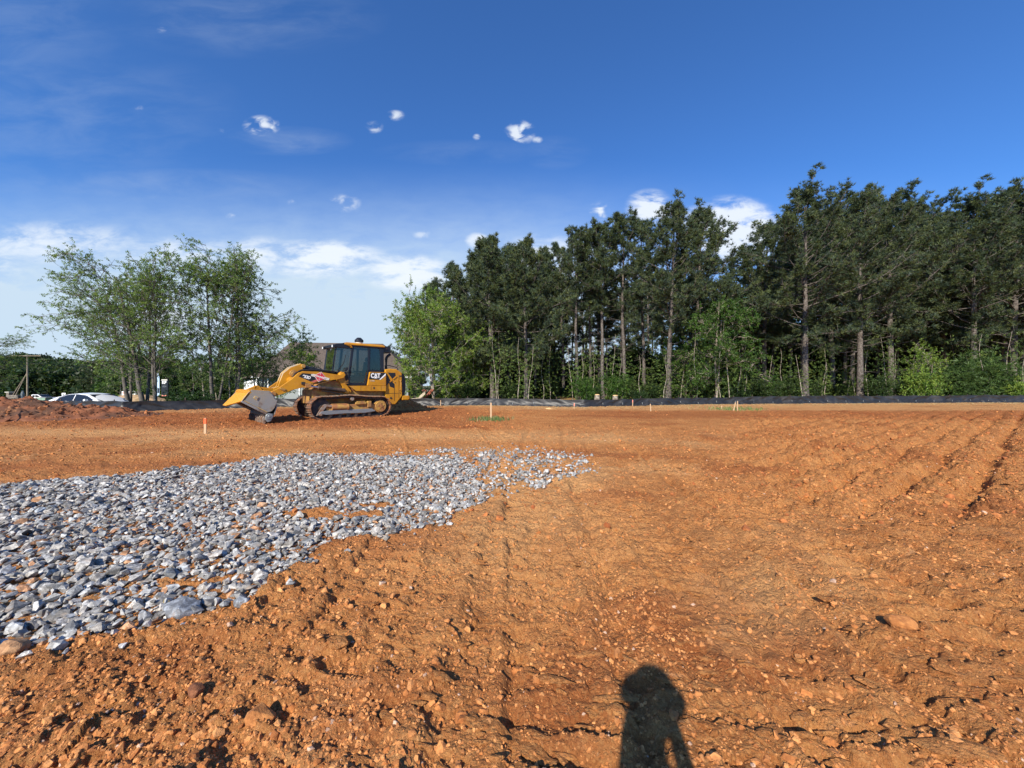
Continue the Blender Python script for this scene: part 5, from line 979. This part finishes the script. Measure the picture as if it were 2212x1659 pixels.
for k in range(44):     # thin saplings and poles in the wood
    px = 990 + 1240 * (k + urg.random()) / 44; Y = urg.uniform(28.5, 37)
    if k == 0: SAP = [(frusta('trunk', *zip(*[((0 + .1 * math.sin(i * 1.1 + q), .06 * i * (q - 1), i * .75), (.1 * math.sin((i + 1) * 1.1 + q), .06 * (i + 1) * (q - 1), (i + 1) * .75), .035 - .003 * i, .032 - .003 * i) for i in range(8)]), M['bark_pale'], 6), make_shrub(40 + q, 160, 1.2, 5.5, MID, .10, 3)[1]) for q in range(3)]
    place('sapling', SAP[k % 3], atpx(px, Y), Y, 'thin pale sapling stem standing in the dark undergrowth', 'sapling', 1.0, k, 'thin saplings in the wood', sz=urg.uniform(.6, 1.1))
# far woods: masses nobody could count
def wood_mass(name, pts, label, tuft_s, per, pal, conif):
    P = []; 
    for (x, y, z0, h_, r_) in pts:
        n_ = int(per * r_ * h_ / 12); a = urg.random(n_) * 6.28; t = urg.random(n_) ** .8; rr = r_ * np.sqrt(urg.random(n_)) * np.clip(1.15 - t * (.95 if conif else .55), .12, 1); P.append(np.stack([x + rr * np.cos(a), y + rr * np.sin(a), z0 + h_ * (.05 + .95 * t)], 1))
    P = np.concatenate(P); n_ = len(P); me = scatter(name, TUFTS if conif else SPRAYS, P, urg.uniform(.7, 1.3, n_) * tuft_s, dirmats(urg.normal(0, 1, (n_, 3)) + np.array([0, 0, .8]), urg), mixcol(urg, n_, pal, .25), M['needles' if conif else 'leaves'])
    tag(link(name, me), label, 'wood', kind='stuff')
def hb(x, y): return float(base_h(np.array([x]), np.array([y]))[0])
pts = []
for k in range(230):
    Y = 100 + 70 * urg.random(); px = -60 + 640 * urg.random(); x = atpx(px, Y); top = np.interp(px, [-60, 60, 130, 220, 260, 300, 560], [768, 770, 776, 782, 790, 796, 812]) + urg.uniform(0, 14); z1 = EYE + (830 - top) / 798 * Y; z0 = hb(x, Y); hh = max(4, (z1 - z0) * (.6 + .4 * (Y - 100) / 70)); pts.append((x, Y, z0, hh, urg.uniform(3, 5)))
wood_mass('far_wood', pts, 'dark wooded hillside beyond the road at the far left', .95, 300, [(.020, .042, .018), (.03, .055, .02), (.04, .065, .022), (.055, .07, .024)], False)
pts = []
for k in range(90):
    Y = urg.uniform(58, 80); px = urg.uniform(255, 640); x = atpx(px, Y); top = np.interp(px, [255, 290, 340, 380, 430, 480, 560, 640], [790, 765, 775, 800, 800, 790, 780, 790]) + urg.uniform(0, 18); z1 = EYE + (830 - top) / 798 * Y; z0 = hb(x, Y); pts.append((x, Y, z0 + .8, max(3, z1 - z0 - .8), urg.uniform(1.6, 3.0)))
wood_mass('far_wood', pts, 'lighter green mixed wood behind the left trees and the sign', .45, 420, [(.07, .12, .03), (.045, .085, .025), (.11, .16, .045), (.03, .06, .02)], False)
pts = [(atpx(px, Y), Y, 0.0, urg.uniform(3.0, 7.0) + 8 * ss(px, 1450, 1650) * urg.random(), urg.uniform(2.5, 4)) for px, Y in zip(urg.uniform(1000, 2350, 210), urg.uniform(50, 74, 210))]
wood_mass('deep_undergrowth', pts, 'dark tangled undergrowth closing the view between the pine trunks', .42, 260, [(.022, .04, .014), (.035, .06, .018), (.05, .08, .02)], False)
for k in range(16):
    px = 262 + 26 * k; Y = urg.uniform(48, 60); s_ = urg.uniform(.55, .85); place('leafy_tree', BV['far'], atpx(px, Y), Y, 'slim light green tree in the row beyond the car park', 'tree', s_, k, 'slim trees beyond the lot', sz=s_ * .9)
for k, px in enumerate((262, 285, 300, 210)):
    place('pine_tree', PV['cone2'], atpx(px, 72), 72, 'dark pine beside the distant utility pole on the left', 'pine tree', .95, k, 'pines beside the distant pole', sz=.66)
M['flagblue'] = mat('pale blue flag cloth', (.45, .60, .78), .7); M['navyroof'] = mat('navy metal roof', (.012, .016, .045), .6)
# ------------------------------------------------------------------ cut stumps
for px, y, h_, lab, c in ((1290, 27.2, .62, 'fresh cut tree stump with a bright yellow top behind the fence', 1), (1329, 27.4, .55, 'grey tree stump with a flat pale top right of the bright one', 0)):
    x = atpx(px, y); root = empty('tree_stump', (x, y, -.02)); tag(root, lab, 'stump'); k = MB(); k.cyl((0, 0, -.1), (0, 0, h_), .22, .19, 18); k.build('stump_body', M['bark_pale'], root, 0, True); k = MB(); k.cyl((0, 0, h_), (0, 0, h_ + .05), .185, .12 if c else .18, 18); k.build('cut_face', M['cutwood'], root)
# ------------------------------------------------------------------ white sedan
def build_sedan():
    Y = 22.3; root = empty('parked_car', (-27.5, Y, -.60), R(-1.5)); tag(root, 'white four door sedan facing right behind the black fence', 'car')
    # half-width and heights along the body: x, sill z, belt z, half width low, half width belt
    st = [(0.0, .42, .72, .60, .58), (.08, .30, .93, .78, .74), (.45, .22, 1.00, .88, .84), (1.2, .20, .99, .91, .88), (2.2, .20, .96, .92, .90), (3.1, .20, .94, .92, .90), (3.7, .20, .90, .91, .86), (4.3, .22, .80, .88, .78), (4.7, .28, .68, .78, .66), (4.86, .40, .56, .60, .52)]
    rings = []
    for (x, z0, z1, w0, w1) in st:
        m_ = (z0 + z1) / 2; rings.append([(x, -w0 * .92, z0), (x, -w0, z0 + .12), (x, -w0 * 1.0, m_), (x, -w1, z1 - .05), (x, -w1 * .9, z1), (x, 0, z1 + .035), (x, w1 * .9, z1), (x, w1, z1 - .05), (x, w0, m_), (x, w0, z0 + .12), (x, w0 * .92, z0)])
    b = MB(); b.loft(rings); bo = b.build('body', M['carpaint'], root, 0, True); sd = bo.modifiers.new('subd', 'SUBSURF'); sd.levels = 1; sd.render_levels = 2
    gh = [(.30, 1.00, .70), (.95, 1.27, .64), (1.55, 1.42, .60), (2.15, 1.46, .59), (2.7, 1.41, .60), (3.25, 1.20, .68), (3.72, .93, .76)]
    rings = [[(x, -.82 if 0 < i < 6 else -.76, .93), (x, -w_ - .02, min(z - .03, z)), (x, -w_ * .7, z), (x, 0, z + .02), (x, w_ * .7, z), (x, w_ + .02, z - .03), (x, .82 if 0 < i < 6 else .76, .93)] for i, (x, z, w_) in enumerate(gh)]
    k = MB(); k.loft(rings); r_ = k.build('cabin', M['carpaint'], root, 0, True)
    def gy(x, z):
        zs = np.interp(x, [a[0] for a in gh], [a[1] for a in gh]); ws = np.interp(x, [a[0] for a in gh], [a[2] for a in gh]) + .02; f = (z - .93) / max(.05, zs - .96); return .82 + (ws - .82) * min(1, max(0, f))
    for s_ in (-1, 1):
        for q in ([(.95, 1.02), (1.14, 1.22), (1.55, 1.345), (1.98, 1.385), (1.98, 1.01)], [(2.04, 1.01), (2.04, 1.385), (2.4, 1.37), (2.75, 1.29), (3.16, 1.08), (3.18, 1.01)]):
            k = MB(); n_ = len(q); fr = [(a, s_ * (gy(a, z) + .012), z) for a, z in q]; bk = [(a, s_ * (gy(a, z) - .02), z) for a, z in q]; k.loft([fr, bk]); k.build('side_window', M['carglass'], root)
        k = MB(); k.tube([(.90, s_ * .835, 1.01), (1.12, s_ * (gy(1.12, 1.24) + .012), 1.24), (1.55, s_ * (gy(1.5, 1.36) + .012), 1.365), (2.1, s_ * (gy(2.1, 1.4) + .012), 1.405), (2.7, s_ * (gy(2.7, 1.32) + .012), 1.33), (3.2, s_ * (gy(3.2, 1.08) + .01), 1.08)], .011, 6); k.build('window_trim', M['chrome'], root, 0, True)
        k = MB(); k.box((3.02, s_ * .99, 1.06), (.13, .18, .13)); m_ = k.build('wing_mirror', M['carpaint'], root, .03)
        for x in (1.30, 2.30): k = MB(); k.box((x, s_ * .925, .87), (.19, .03, .03)); k.build('door_handle', M['chrome'], root, .006)
        for x in (1.15, 2.0, 3.05): k = MB(); k.box((x, s_ * .915, .62), (.012, .02, .62)); k.build('door_seam', M['darkmetal'], root)
        k = MB(); k.prism([(-.03, .74), (.42, .82), (.40, .88), (.0, .90)], s_ * .80 - .06, s_ * .80 + .06); k.build('tail_lamp', M['tail'], root, .01)
        k = MB(); k.prism([(4.12, .72), (4.66, .58), (4.72, .64), (4.2, .79)], s_ * .77 - .06, s_ * .77 + .07); k.build('headlight', M['darkmetal'], root, .01)
        for x in (.95, 3.83):
            k = MB(); k.cyl((x, s_ * .74, .33), (x, s_ * .93, .33), .33, n=28); w_ = k.build('wheel', M['tyre'], root, .02, True); k = MB(); k.cyl((x, s_ * .92, .33), (x, s_ * .945, .33), .22, n=20); k.build('rim', M['rim'], w_, .01)
    k = MB(); k.add([(2.82, -.60, 1.385), (3.66, -.70, .965), (3.66, .70, .965), (2.82, .60, 1.385)], [(0, 1, 2, 3)]); k.add([(2.82, -.60, 1.365), (3.66, -.70, .945), (3.66, .70, .945), (2.82, .60, 1.365)], [(3, 2, 1, 0)]); k.build('windscreen', M['carglass'], root)
    k = MB(); k.add([(.36, -.66, 1.05), (1.25, -.56, 1.375), (1.25, .56, 1.375), (.36, .66, 1.05)], [(3, 2, 1, 0)]); k.add([(.36, -.66, 1.03), (1.25, -.56, 1.355), (1.25, .56, 1.355), (.36, .66, 1.03)], [(0, 1, 2, 3)]); k.build('rear_window', M['carglass'], root)
build_sedan()
def build_truck():
    Y = 84.0; root = empty('pickup_truck', ((112 - 2016) / 1455 * Y, Y, -2.87), 0); tag(root, 'white pickup truck driving on the far road at the left', 'pickup truck')
    k = MB(); k.prism([(0, .55), (0, 1.22), (1.85, 1.25), (1.85, 1.85), (2.1, 1.92), (3.3, 1.90), (4.15, 1.32), (5.5, 1.22), (5.75, .95), (5.75, .50), (5.35, .5), (5.2, .85), (4.5, .85), (4.35, .5), (1.5, .5), (1.35, .85), (.75, .85), (.6, .5)], -.95, .95); k.build('body', M['carpaint'], root, .06)
    for s_ in (-1, 1):
        for q in ([(2.15, 1.32), (2.15, 1.76), (2.65, 1.78), (2.65, 1.32)], [(2.78, 1.32), (2.78, 1.78), (3.25, 1.76), (3.85, 1.36)]): k = MB(); k.prism(q, s_ * .96 - .01, s_ * .96 + .01); k.build('side_window', M['carglass'], root)
        for x in (1.05, 4.85): k = MB(); k.cyl((x, s_ * .70, .42), (x, s_ * .97, .42), .42, n=24); w_ = k.build('wheel', M['tyre'], root, .02); k = MB(); k.cyl((x, s_ * .96, .42), (x, s_ * .985, .42), .24, n=16); k.build('rim', M['rim'], w_)
    k = MB(); k.add([(3.35, -.85, 1.90), (4.2, -.88, 1.34), (4.2, .88, 1.34), (3.35, .85, 1.90)], [(0, 1, 2, 3)]); k.build('windscreen', M['carglass'], root); k = MB(); k.box((5.78, 0, .68), (.1, 1.8, .22)); k.build('front_bumper', M['darkmetal'], root, .03)
    k = MB(); k.prism([(0.08, 1.20), (0.08, 1.23), (1.8, 1.26), (1.8, 1.22)], -.8, .8); k.build('bed_cover', M['trim'], root)
build_truck()
rd = MB(); rd.add([(-190, 79, hb(-110, 79) + .05), (-70, 79, hb(-90, 79) + .05), (-52, 86, hb(-52, 86) + .06), (-52, 92, hb(-52, 92) + .06), (-70, 87, hb(-90, 87) + .06), (-190, 87, hb(-110, 87) + .06)], [(0, 1, 2, 3, 4, 5)]); tag(rd.build('road', M['asphalt']), kind='structure')
# ------------------------------------------------------------------ house behind the loader
def build_house():
    root = empty('house', (-21, 46, -.45), R(4)); tag(root, 'single storey grey sided house with a big brown hipped roof behind the loader', 'house')
    x0, x1, y0, y1 = -8.3, 8.6, -3.2, 7.0; ez, rz_ = 2.75, 7.2
    k = MB(); k.box(((x0 + x1) / 2, (y0 + y1) / 2, ez / 2), (x1 - x0, y1 - y0, ez)); wl = k.build('wall', M['siding'], root)
    e = .5; k = MB(); A = [(x0 - e, y0 - e, ez - .05), (x1 + e, y0 - e, ez - .05), (x1 + e, y1 + e, ez - .05), (x0 - e, y1 + e, ez - .05)]; rl, rr = (x0 + 1.0, 1.9, rz_), (x1 - 4.3, 1.9, rz_ - .1)
    k.add(A + [rl, rr], [(0, 1, 5, 4), (2, 3, 4, 5), (1, 2, 5), (3, 0, 4), (3, 2, 1, 0)]); k.build('roof', M['roof'], root)
    k = MB(); k.box(((x0 + x1) / 2, y0 - e - .02, ez - .12), (x1 - x0 + 2 * e, .06, .18)); k.build('fascia', M['trim'], root)
    for (xa, wd) in ((-5.6, 1.0), (-1.6, 1.4), (4.8, 1.2)):
        k = MB(); k.box((xa, y0 - .03, 1.55), (wd, .08, 1.25)); f = k.build('window', M['trim'], root, .01); k = MB(); k.box((xa, y0 - .075, 1.55), (wd - .16, .02, 1.09)); k.build('pane', M['carglass'], f); k = MB(); k.box((xa, y0 - .09, 1.55), (.04, .02, 1.09)); k.build('mullion', M['trim'], f)
    k = MB(); k.box((1.6, y0 - .03, 1.05), (1.0, .08, 2.1)); dr = k.build('door', M['trim'], root, .01); k = MB(); k.box((1.95, y0 - .09, 1.0), (.05, .05, .1)); k.build('handle', M['darkmetal'], dr)
    # white lean-to porch at the left end
    k = MB(); k.box((-9.0, -2.0, 1.15), (1.5, 2.6, 2.3)); p_ = k.build('porch', M['trim'], root, .02); k = MB(); k.prism([(-10.3, 2.25), (-10.3, 2.40), (-8.3, 3.0), (-8.3, 2.8)], -3.7, -.5); k.build('porch_roof', M['roof'], p_)
    for xa in (-7.8, -6.6, -3.2, 0): k = MB(); k.box((xa, y0 - 1.0, 1.3), (.14, .14, 2.6)); k.build('porch_post', M['trim'], root, .01)
    k = MB(); k.box((-3.9, y0 - .95, 2.68), (8.0, 1.3, .12)); k.build('porch_canopy', M['roof'], root)
    k = MB(); k.cyl((2.0, .5, 6.2), (2.0, .5, 7.0), .09, n=10); k.build('vent_pipe', M['greysteel'], root)
build_house()
# ------------------------------------------------------------------ poles, signs and boxes at the left
def upole(px, Y, ytop, label, guy=False, arm=2.2):
    x = (px - 2016) / 1455 * Y; z0 = hb(x, Y); h_ = EYE + (1512 - ytop) / 1455 * Y - z0; root = empty('utility_pole', (x, Y, z0)); tag(root, label, 'utility pole')
    k = MB(); k.cyl((0, 0, -.3), (0, 0, h_), .15, .10, 14); k.build('pole', M['pole'], root, 0, True); k = MB(); k.box((0, -.18, h_ - .45), (arm, .1, .12)); c = k.build('crossarm', M['pole'], root, .01)
    for q in (-.47, .47, 0): k = MB(); k.cyl((q * arm, -.18, h_ - .39), (q * arm, -.18, h_ - .2), .05, .035, 10); k.build('insulator', M['greysteel'], c)
    if guy:
        for dx in (-3.3, -2.5): k = MB(); k.cyl((dx, -.6, -.2), (-.1, 0, h_ * .62), .08, .06, 10); k.build('brace_pole', M['pole'], root)
    return x, Y, z0 + h_
a = upole(108, 70, 1392, 'tall weathered utility pole with two leaning brace poles by the dirt mound', True, 5.6)
b = upole(362, 88, 1441, 'distant utility pole in front of the dark trees', False, 2.6)
for i, off in enumerate((-2.4, 2.4)):
    k = MB(); pts = [(a[0] + off + (b[0] - a[0] - off * .5) * t, a[1] + (b[1] - a[1]) * t, a[2] - .2 + (b[2] - a[2]) * t - 1.6 * 4 * t * (1 - t) * .5) for t in np.linspace(0, 1, 12)]; k.tube(pts, .03, 5); tag(k.build('power_line', M['rubber']), ('power line leaving the left end' if i == 0 else 'power line leaving the right end') + ' of the tall pole crossarm', 'power line')
def lamp_post(px, Y, yt, label):
    x = (px - 2016) / 1455 * Y; z0 = hb(x, Y); h_ = EYE + (1512 - yt) / 1455 * Y - z0; root = empty('light_pole', (x, Y, z0)); tag(root, label, 'pole'); k = MB(); k.cyl((0, 0, -.2), (0, 0, h_), .09, .06, 10); k.build('pole', M['greysteel'], root); k = MB(); k.box((.35, 0, h_), (.8, .16, .08)); k.build('lamp_head', M['greysteel'], root)
lamp_post(476, 60, 1455, 'thin pale pole left of the red and white banner'); lamp_post(550, 62, 1490, 'thin grey pole between the banner and the thick tree trunk')
# smoker-like tank between a stone pillar and a grey upright cylinder
x, Y = (62 - 2016) / 1455 * 30, 30.0; z0 = EYE + (1512 - 1583) / 1455 * Y
root = empty('stone_pillar', ((37 - 2016) / 1455 * 30, 30, z0)); tag(root, 'narrow stone pillar with a flat cap at the far left', 'pillar'); k = MB(); k.box((0, 0, .38), (.24, .24, .80)); k.build('shaft', M['stonework'], root, .02); k = MB(); k.box((0, 0, .80), (.34, .34, .06)); k.build('cap', M['ivory'], root, .01)
root = empty('mailbox', ((60 - 2016) / 1455 * 30, 30, z0)); tag(root, 'low dark brown box on a stand between the stone pillar and grey cylinder', 'box'); k = MB(); k.box((.1, 0, .42), (.86, .5, .30)); bx = k.build('box_body', M['stonework'], root, .05)
for q in (-.25, .45): k = MB(); k.cyl((q, 0, -.1), (q, 0, .3), .03, n=8); k.build('leg', M['darkmetal'], root)
root = empty('gas_cylinder', ((89 - 2016) / 1455 * 30, 30, z0)); tag(root, 'upright grey cylinder with a rounded top beside the dark brown box', 'cylinder'); k = MB(); k.cyl((0, 0, 0), (0, 0, .70), .10, n=20); k.cyl((0, 0, .70), (0, 0, .82), .10, .045, n=20); k.build('tank', M['greysteel'], root, .01, True); k = MB(); k.cyl((0, 0, .82), (0, 0, .92), .05, n=12); k.build('valve', M['ivory'], root)
for i, (px, wd, lab) in enumerate(((164, .40, 'pale green utility cabinet, left one of the pair behind the dirt mound'), (184, .34, 'darker green utility cabinet, right one of the pair behind the dirt mound'))):
    Yc = 27.0; root = empty('utility_cabinet', ((px - 2016) / 1455 * Yc, Yc, EYE - 75 / 1455 * Yc)); tag(root, lab, 'utility cabinet'); k = MB(); k.box((0, 0, .12), (wd, .4, .56)); k.build('cabinet', M['dgreen'], root, .02); k = MB(); k.box((0, 0, .41), (wd + .05, .45, .04)); k.build('lid', M['greysteel'] if i else M['ivory'], root, .01); k = MB(); k.box((wd * .3, -.205, .12), (.03, .02, .1)); k.build('latch', M['darkmetal'], root)
Ys = 58; root = empty('road_sign', ((251 - 2016) / 1455 * Ys, Ys, hb(-70, Ys))); tag(root, 'small square white sign standing left of the white sedan roof', 'sign'); z_ = EYE - 43 / 1455 * Ys - root.location.z
k = MB(); k.box((0, 0, z_), (.60, .03, .62)); p = k.build('sign_face', M['white'], root); k = MB(); k.cyl((0, .04, 0), (0, .04, z_), .03, n=8); k.build('post', M['greysteel'], root); k = MB(); k.box((0, -.02, z_ + .08), (.18, .01, .16)); k.build('symbol', M['greysteel'], p)
# banners and the tall sign
Yb = 55; root = empty('banner', ((505 - 2016) / 1455 * Yb, Yb, EYE - 42 / 1455 * Yb)); tag(root, 'low white banner with red lettering bands behind the car, left of the thick trunk', 'banner')
k = MB(); k.box((0, 0, .18), (1.9, .04, .66)); p = k.build('panel', M['white'], root)
for q, (xa, za, w_, h_) in enumerate(((-.60, .32, .60, .10), (-.55, .12, .55, .14), (.18, .30, .60, .08), (.20, .10, .55, .18), (0, -.08, 1.6, .06))): k = MB(); k.box((xa, -.03, za), (w_, .01, h_)); k.build('red_band', M['pinkp'], p)
for q in (-.9, .9): k = MB(); k.cyl((q, .04, -.7), (q, .04, .5), .03, n=8); k.build('post', M['wood'], root)
root = empty('small_sign', ((526 - 2016) / 1455 * 54, 54, EYE - 42 / 1455 * 54)); tag(root, 'small white gable shaped sign at the right end of the red and white banner', 'sign'); k = MB(); k.prism([(-.25, -.15), (-.25, .40), (0, .68), (.25, .40), (.25, -.15)], -.02, .02); k.build('panel', M['white'], root); k = MB(); k.cyl((.35, 0, -.8), (.35, 0, .3), .03, n=8); k.build('post', M['white'], root)
root = empty('feather_flag', ((619 - 2016) / 1455 * 40, 40, EYE - 62 / 1455 * 40)); tag(root, 'tall narrow blue and white feather flag between the two tree trunks', 'flag'); k = MB(); k.cyl((0, 0, 0), (0, 0, 2.9), .02, n=8); k.build('pole', M['greysteel'], root); k = MB(); k.prism([(.02, .4), (.02, 2.8), (.12, 2.85), (.24, 2.4), (.24, .55)], -.008, .008); f = k.build('cloth', M['flagblue'], root)
k = MB(); k.prism([(.04, .7), (.04, 1.3), (.22, 1.25), (.22, .75)], -.012, -.009); k.build('emblem', M['navy'], f)
Yk = 42; root = empty('business_sign', ((650 - 2016) / 1455 * Yk, Yk, EYE - 60 / 1455 * Yk)); tag(root, 'tall black roadside sign with white letters KP above the dark bush', 'sign')
zt = EYE - (1492 - 1512) / 1455 * Yk - root.location.z; k = MB(); k.box((0, 0, zt / 2 + .1), (.74, .14, zt - .3)); p = k.build('sign_panel', M['black'], root, .01); k = MB(); k.box((0, -.08, zt - .12), (.66, .02, .13)); k.build('header_strip', M['ivory'], p); k = MB(); k.box((0, -.08, .42), (.60, .02, .10)); k.build('footer_strip', M['pinkp'], p)
text_obj('KP', .44, M['white'], p, (-.03, -.078, zt - .42), bold=.012, depth=.01)
text_obj('ICH', .26, M['greysteel'], p, (0, -.078, zt - .86), depth=.01)
# dark blue roofed building behind the trunks
root = empty('shed', ((582 - 2016) / 1455 * 66, 66, hb(-65, 66))); tag(root, 'low building with a dark navy roof seen between the tree trunks', 'building')
zz = EYE - root.location.z; k = MB(); k.box((0, 0, (zz - 1.1) / 2), (5.6, 4, zz - 1.1)); k.build('wall', M['siding'], root); k = MB(); k.prism([(-3.1, zz - 1.15), (-2.6, zz + .5), (2.6, zz + .5), (3.1, zz - 1.15)], -2.3, 2.3); k.build('roof', M['navyroof'], root); k = MB(); k.box((.6, -2.02, .8), (1.0, .05, 1.6)); k.build('door', M['trim'], root)
# tan brush bank beyond the car
M['bank'] = mat('dry brush bank', (.36, .24, .13), .95, col2=(.22, .15, .07), scale=1.6, bump=.8, bscale=6)
n_ = 90; a_ = np.linspace(-1, 1, n_); X, Yg = np.meshgrid(a_ * 8.5, a_ * 3.0); x = X.ravel(); y = Yg.ravel(); w_ = 1 - ss(np.hypot(x / 8.5, y / 3.0), .2, 1.0); cx, cy = (530 - 2016) / 1455 * 48, 48.0
z = w_ * (1.05 + .5 * perlin(x * .4, y * .4, 140)) + .12 * fbm(x * 1.3, y * 1.3, 3, 141) * w_ - .05; i = np.arange(n_ - 1)[:, None] * n_; j = np.arange(n_ - 1)[None]; F = np.stack([i + j, i + j + 1, i + j + 1 + n_, i + j + n_], 2).reshape(-1, 4)
o = link('earth_bank', npmesh('earth_bank', np.stack([x, y, z + base_h(x + cx, y + cy)], 1), F, M['bank'], None, True)); o.location = (cx, cy, 0); tag(o, 'low tan bank of dry earth beyond the car bonnet', 'bank', kind='structure')
# rusty frame and boards behind the fence right of the loader
Yr = 29.0; root = empty('trailer_ramp', ((1672 - 2016) / 1455 * Yr, Yr, EYE - 66 / 1455 * Yr)); tag(root, 'rust red steel ramp frame with a tan board, tilted up behind the fence', 'ramp')
k = MB()
k.box((.18, 0, .46), (1.15, .08, .10), Euler((0, R(-50), 0))); k.box((.18, .7, .46), (1.15, .08, .10), Euler((0, R(-50), 0)))
for q in (-.3, 0, .3): k.box((.18 + q * .64, .35, .46 + q * .77), (.08, .7, .06), Euler((0, R(-50), 0)))
k.build('frame', M['rust'], root, .01); k = MB(); k.box((-.18, -.02, .44), (.62, .9, .05), Euler((R(18), R(-42), 0))); k.build('board', M['tan'], root, .01); k = MB(); k.tube([(-.1, 0, .7), (-.2, 0, .82), (.0, 0, .86), (.12, 0, .74)], .035); k.build('arm', M['rust'], root)
k = MB(); k.box((-.95, .1, .15), (1.2, .1, .08), Euler((0, R(-8), 0))); tag(k.build('timber', M['tan'], None, .01), 'long weathered timber lying just left of the rust red ramp', 'timber'); bpy.data.objects['timber'].location = root.location
Yp = 46; root = empty('event_tent', ((1735 - 2016) / 1455 * Yp, Yp, -.3)); tag(root, 'small white and red stall seen through the trunks right of the ramp', 'stall')
k = MB(); k.box((0, 0, .45), (2.4, .9, .7)); k.build('counter', M['tan'], root, .02)
for q in (-1.1, 0, 1.1): k = MB(); k.cyl((q, -.4, 0), (q, -.4, 1.15), .04, n=8); k.build('post', M['white'], root)
for q in range(3): k = MB(); k.box((-.7 + .7 * q, -.47, .62), (.4, .02, .16)); k.build('red_panel', M['pinkp'], root)
k = MB(); k.prism([(-1.35, 1.08), (0, 1.5), (1.35, 1.08)], -.7, .7); k.build('canopy', M['trim'], root)

# ------------------------------------------------------------------ photographer behind the camera (casts the shadow in the foreground)
def build_person():
    ox, oy = -.27, -.70
    bm = bmesh.new(); sk = bm.verts.layers.skin.verify(); J = {}
    def v(n_, p, r_): q = bm.verts.new((p[0], p[1], p[2])); q[sk].radius = (r_ if isinstance(r_, tuple) else (r_, r_)); J[n_] = q
    v('pelvis', (0, 0, .93), (.155, .11)); v('waist', (0, 0, 1.08), (.135, .10)); v('chest', (0, .01, 1.28), (.16, .115)); v('collar', (0, .0, 1.42), (.10, .085)); v('neck', (0, .01, 1.49), .055); v('chin', (0, .03, 1.555), (.062, .07)); v('head', (0, .02, 1.64), (.078, .092)); v('crown', (0, .01, 1.71), .06)
    for s_, nm in ((-1, 'l'), (1, 'r')):
        v(nm + 'sh', (s_ * .175, 0, 1.38), .065); v(nm + 'el', (s_ * .14 + .12, .20, 1.15), .045); v(nm + 'wr', (s_ * .085 + .14, .40, 1.345), .028); v(nm + 'palm', (s_ * .06 + .15, .445, 1.375), (.034, .018))
        for f in range(4): v(nm + 'f%da' % f, (s_ * .048 + .155, .475 + .003 * f, 1.355 + .019 * f), .009); v(nm + 'f%db' % f, (s_ * .030 + .158, .492, 1.355 + .020 * f), .008)
        v(nm + 'ta', (s_ * .05 + .15, .43, 1.40), .011); v(nm + 'tb', (s_ * .03 + .155, .435, 1.43), .009)
        v(nm + 'hip', (s_ * .09, 0, .88), .09); v(nm + 'kn', (s_ * .12, .02, .50), .060); v(nm + 'an', (s_ * .13, -.02, .09), .042); v(nm + 'toe', (s_ * .15, .15, .04), (.042, .03))
    E = [('pelvis', 'waist'), ('waist', 'chest'), ('chest', 'collar'), ('collar', 'neck'), ('neck', 'chin'), ('chin', 'head'), ('head', 'crown')]
    for nm in 'lr':
        E += [('collar', nm + 'sh'), (nm + 'sh', nm + 'el'), (nm + 'el', nm + 'wr'), (nm + 'wr', nm + 'palm'), (nm + 'palm', nm + 'ta'), (nm + 'ta', nm + 'tb'), ('pelvis', nm + 'hip'), (nm + 'hip', nm + 'kn'), (nm + 'kn', nm + 'an'), (nm + 'an', nm + 'toe')]
        for f in range(4): E += [(nm + 'palm', nm + 'f%da' % f), (nm + 'f%da' % f, nm + 'f%db' % f)]
    for a, b_ in E: bm.edges.new((J[a], J[b_]))
    J['pelvis'][sk].use_root = True; me = bpy.data.meshes.new('person'); bm.to_mesh(me); bm.free(); me.materials.append(M['cloth'])
    o = link('person', me); o.location = (ox, oy, gz(ox, oy)); m_ = o.modifiers.new('skin', 'SKIN'); m_.use_smooth_shade = True; s2 = o.modifiers.new('sub', 'SUBSURF'); s2.levels = 1; s2.render_levels = 2
    tag(o, 'standing person in dark clothes and a tan brimmed hat holding up a phone', 'person')
    k = MB(); k.loft([[(.085 * math.cos(a), .01 + .10 * math.sin(a), z) for a in np.linspace(0, 6.0, 12)] for z in (1.62, 1.68)] + [[(.07 * math.cos(a), .0 + .085 * math.sin(a), 1.74) for a in np.linspace(0, 6.0, 12)], [(.03 * math.cos(a), .0 + .04 * math.sin(a), 1.775) for a in np.linspace(0, 6.0, 12)]]); k.build('hair', M['hair'], o, 0, True)
    k = MB(); k.cyl((0, .02, 1.70), (0, .02, 1.712), .145, .14, 24); k.cyl((0, .01, 1.71), (0, .01, 1.80), .125, .075, 24); k.build('hat', M['tan'], o, .01, True)
    k = MB(); k.box((-.155, -.225, EYE - .005), (.15, .009, .075)); p = k.build('phone', M['black'], None, .004); tag(p, 'black phone held sideways in the hands of the person', 'phone')
build_person()
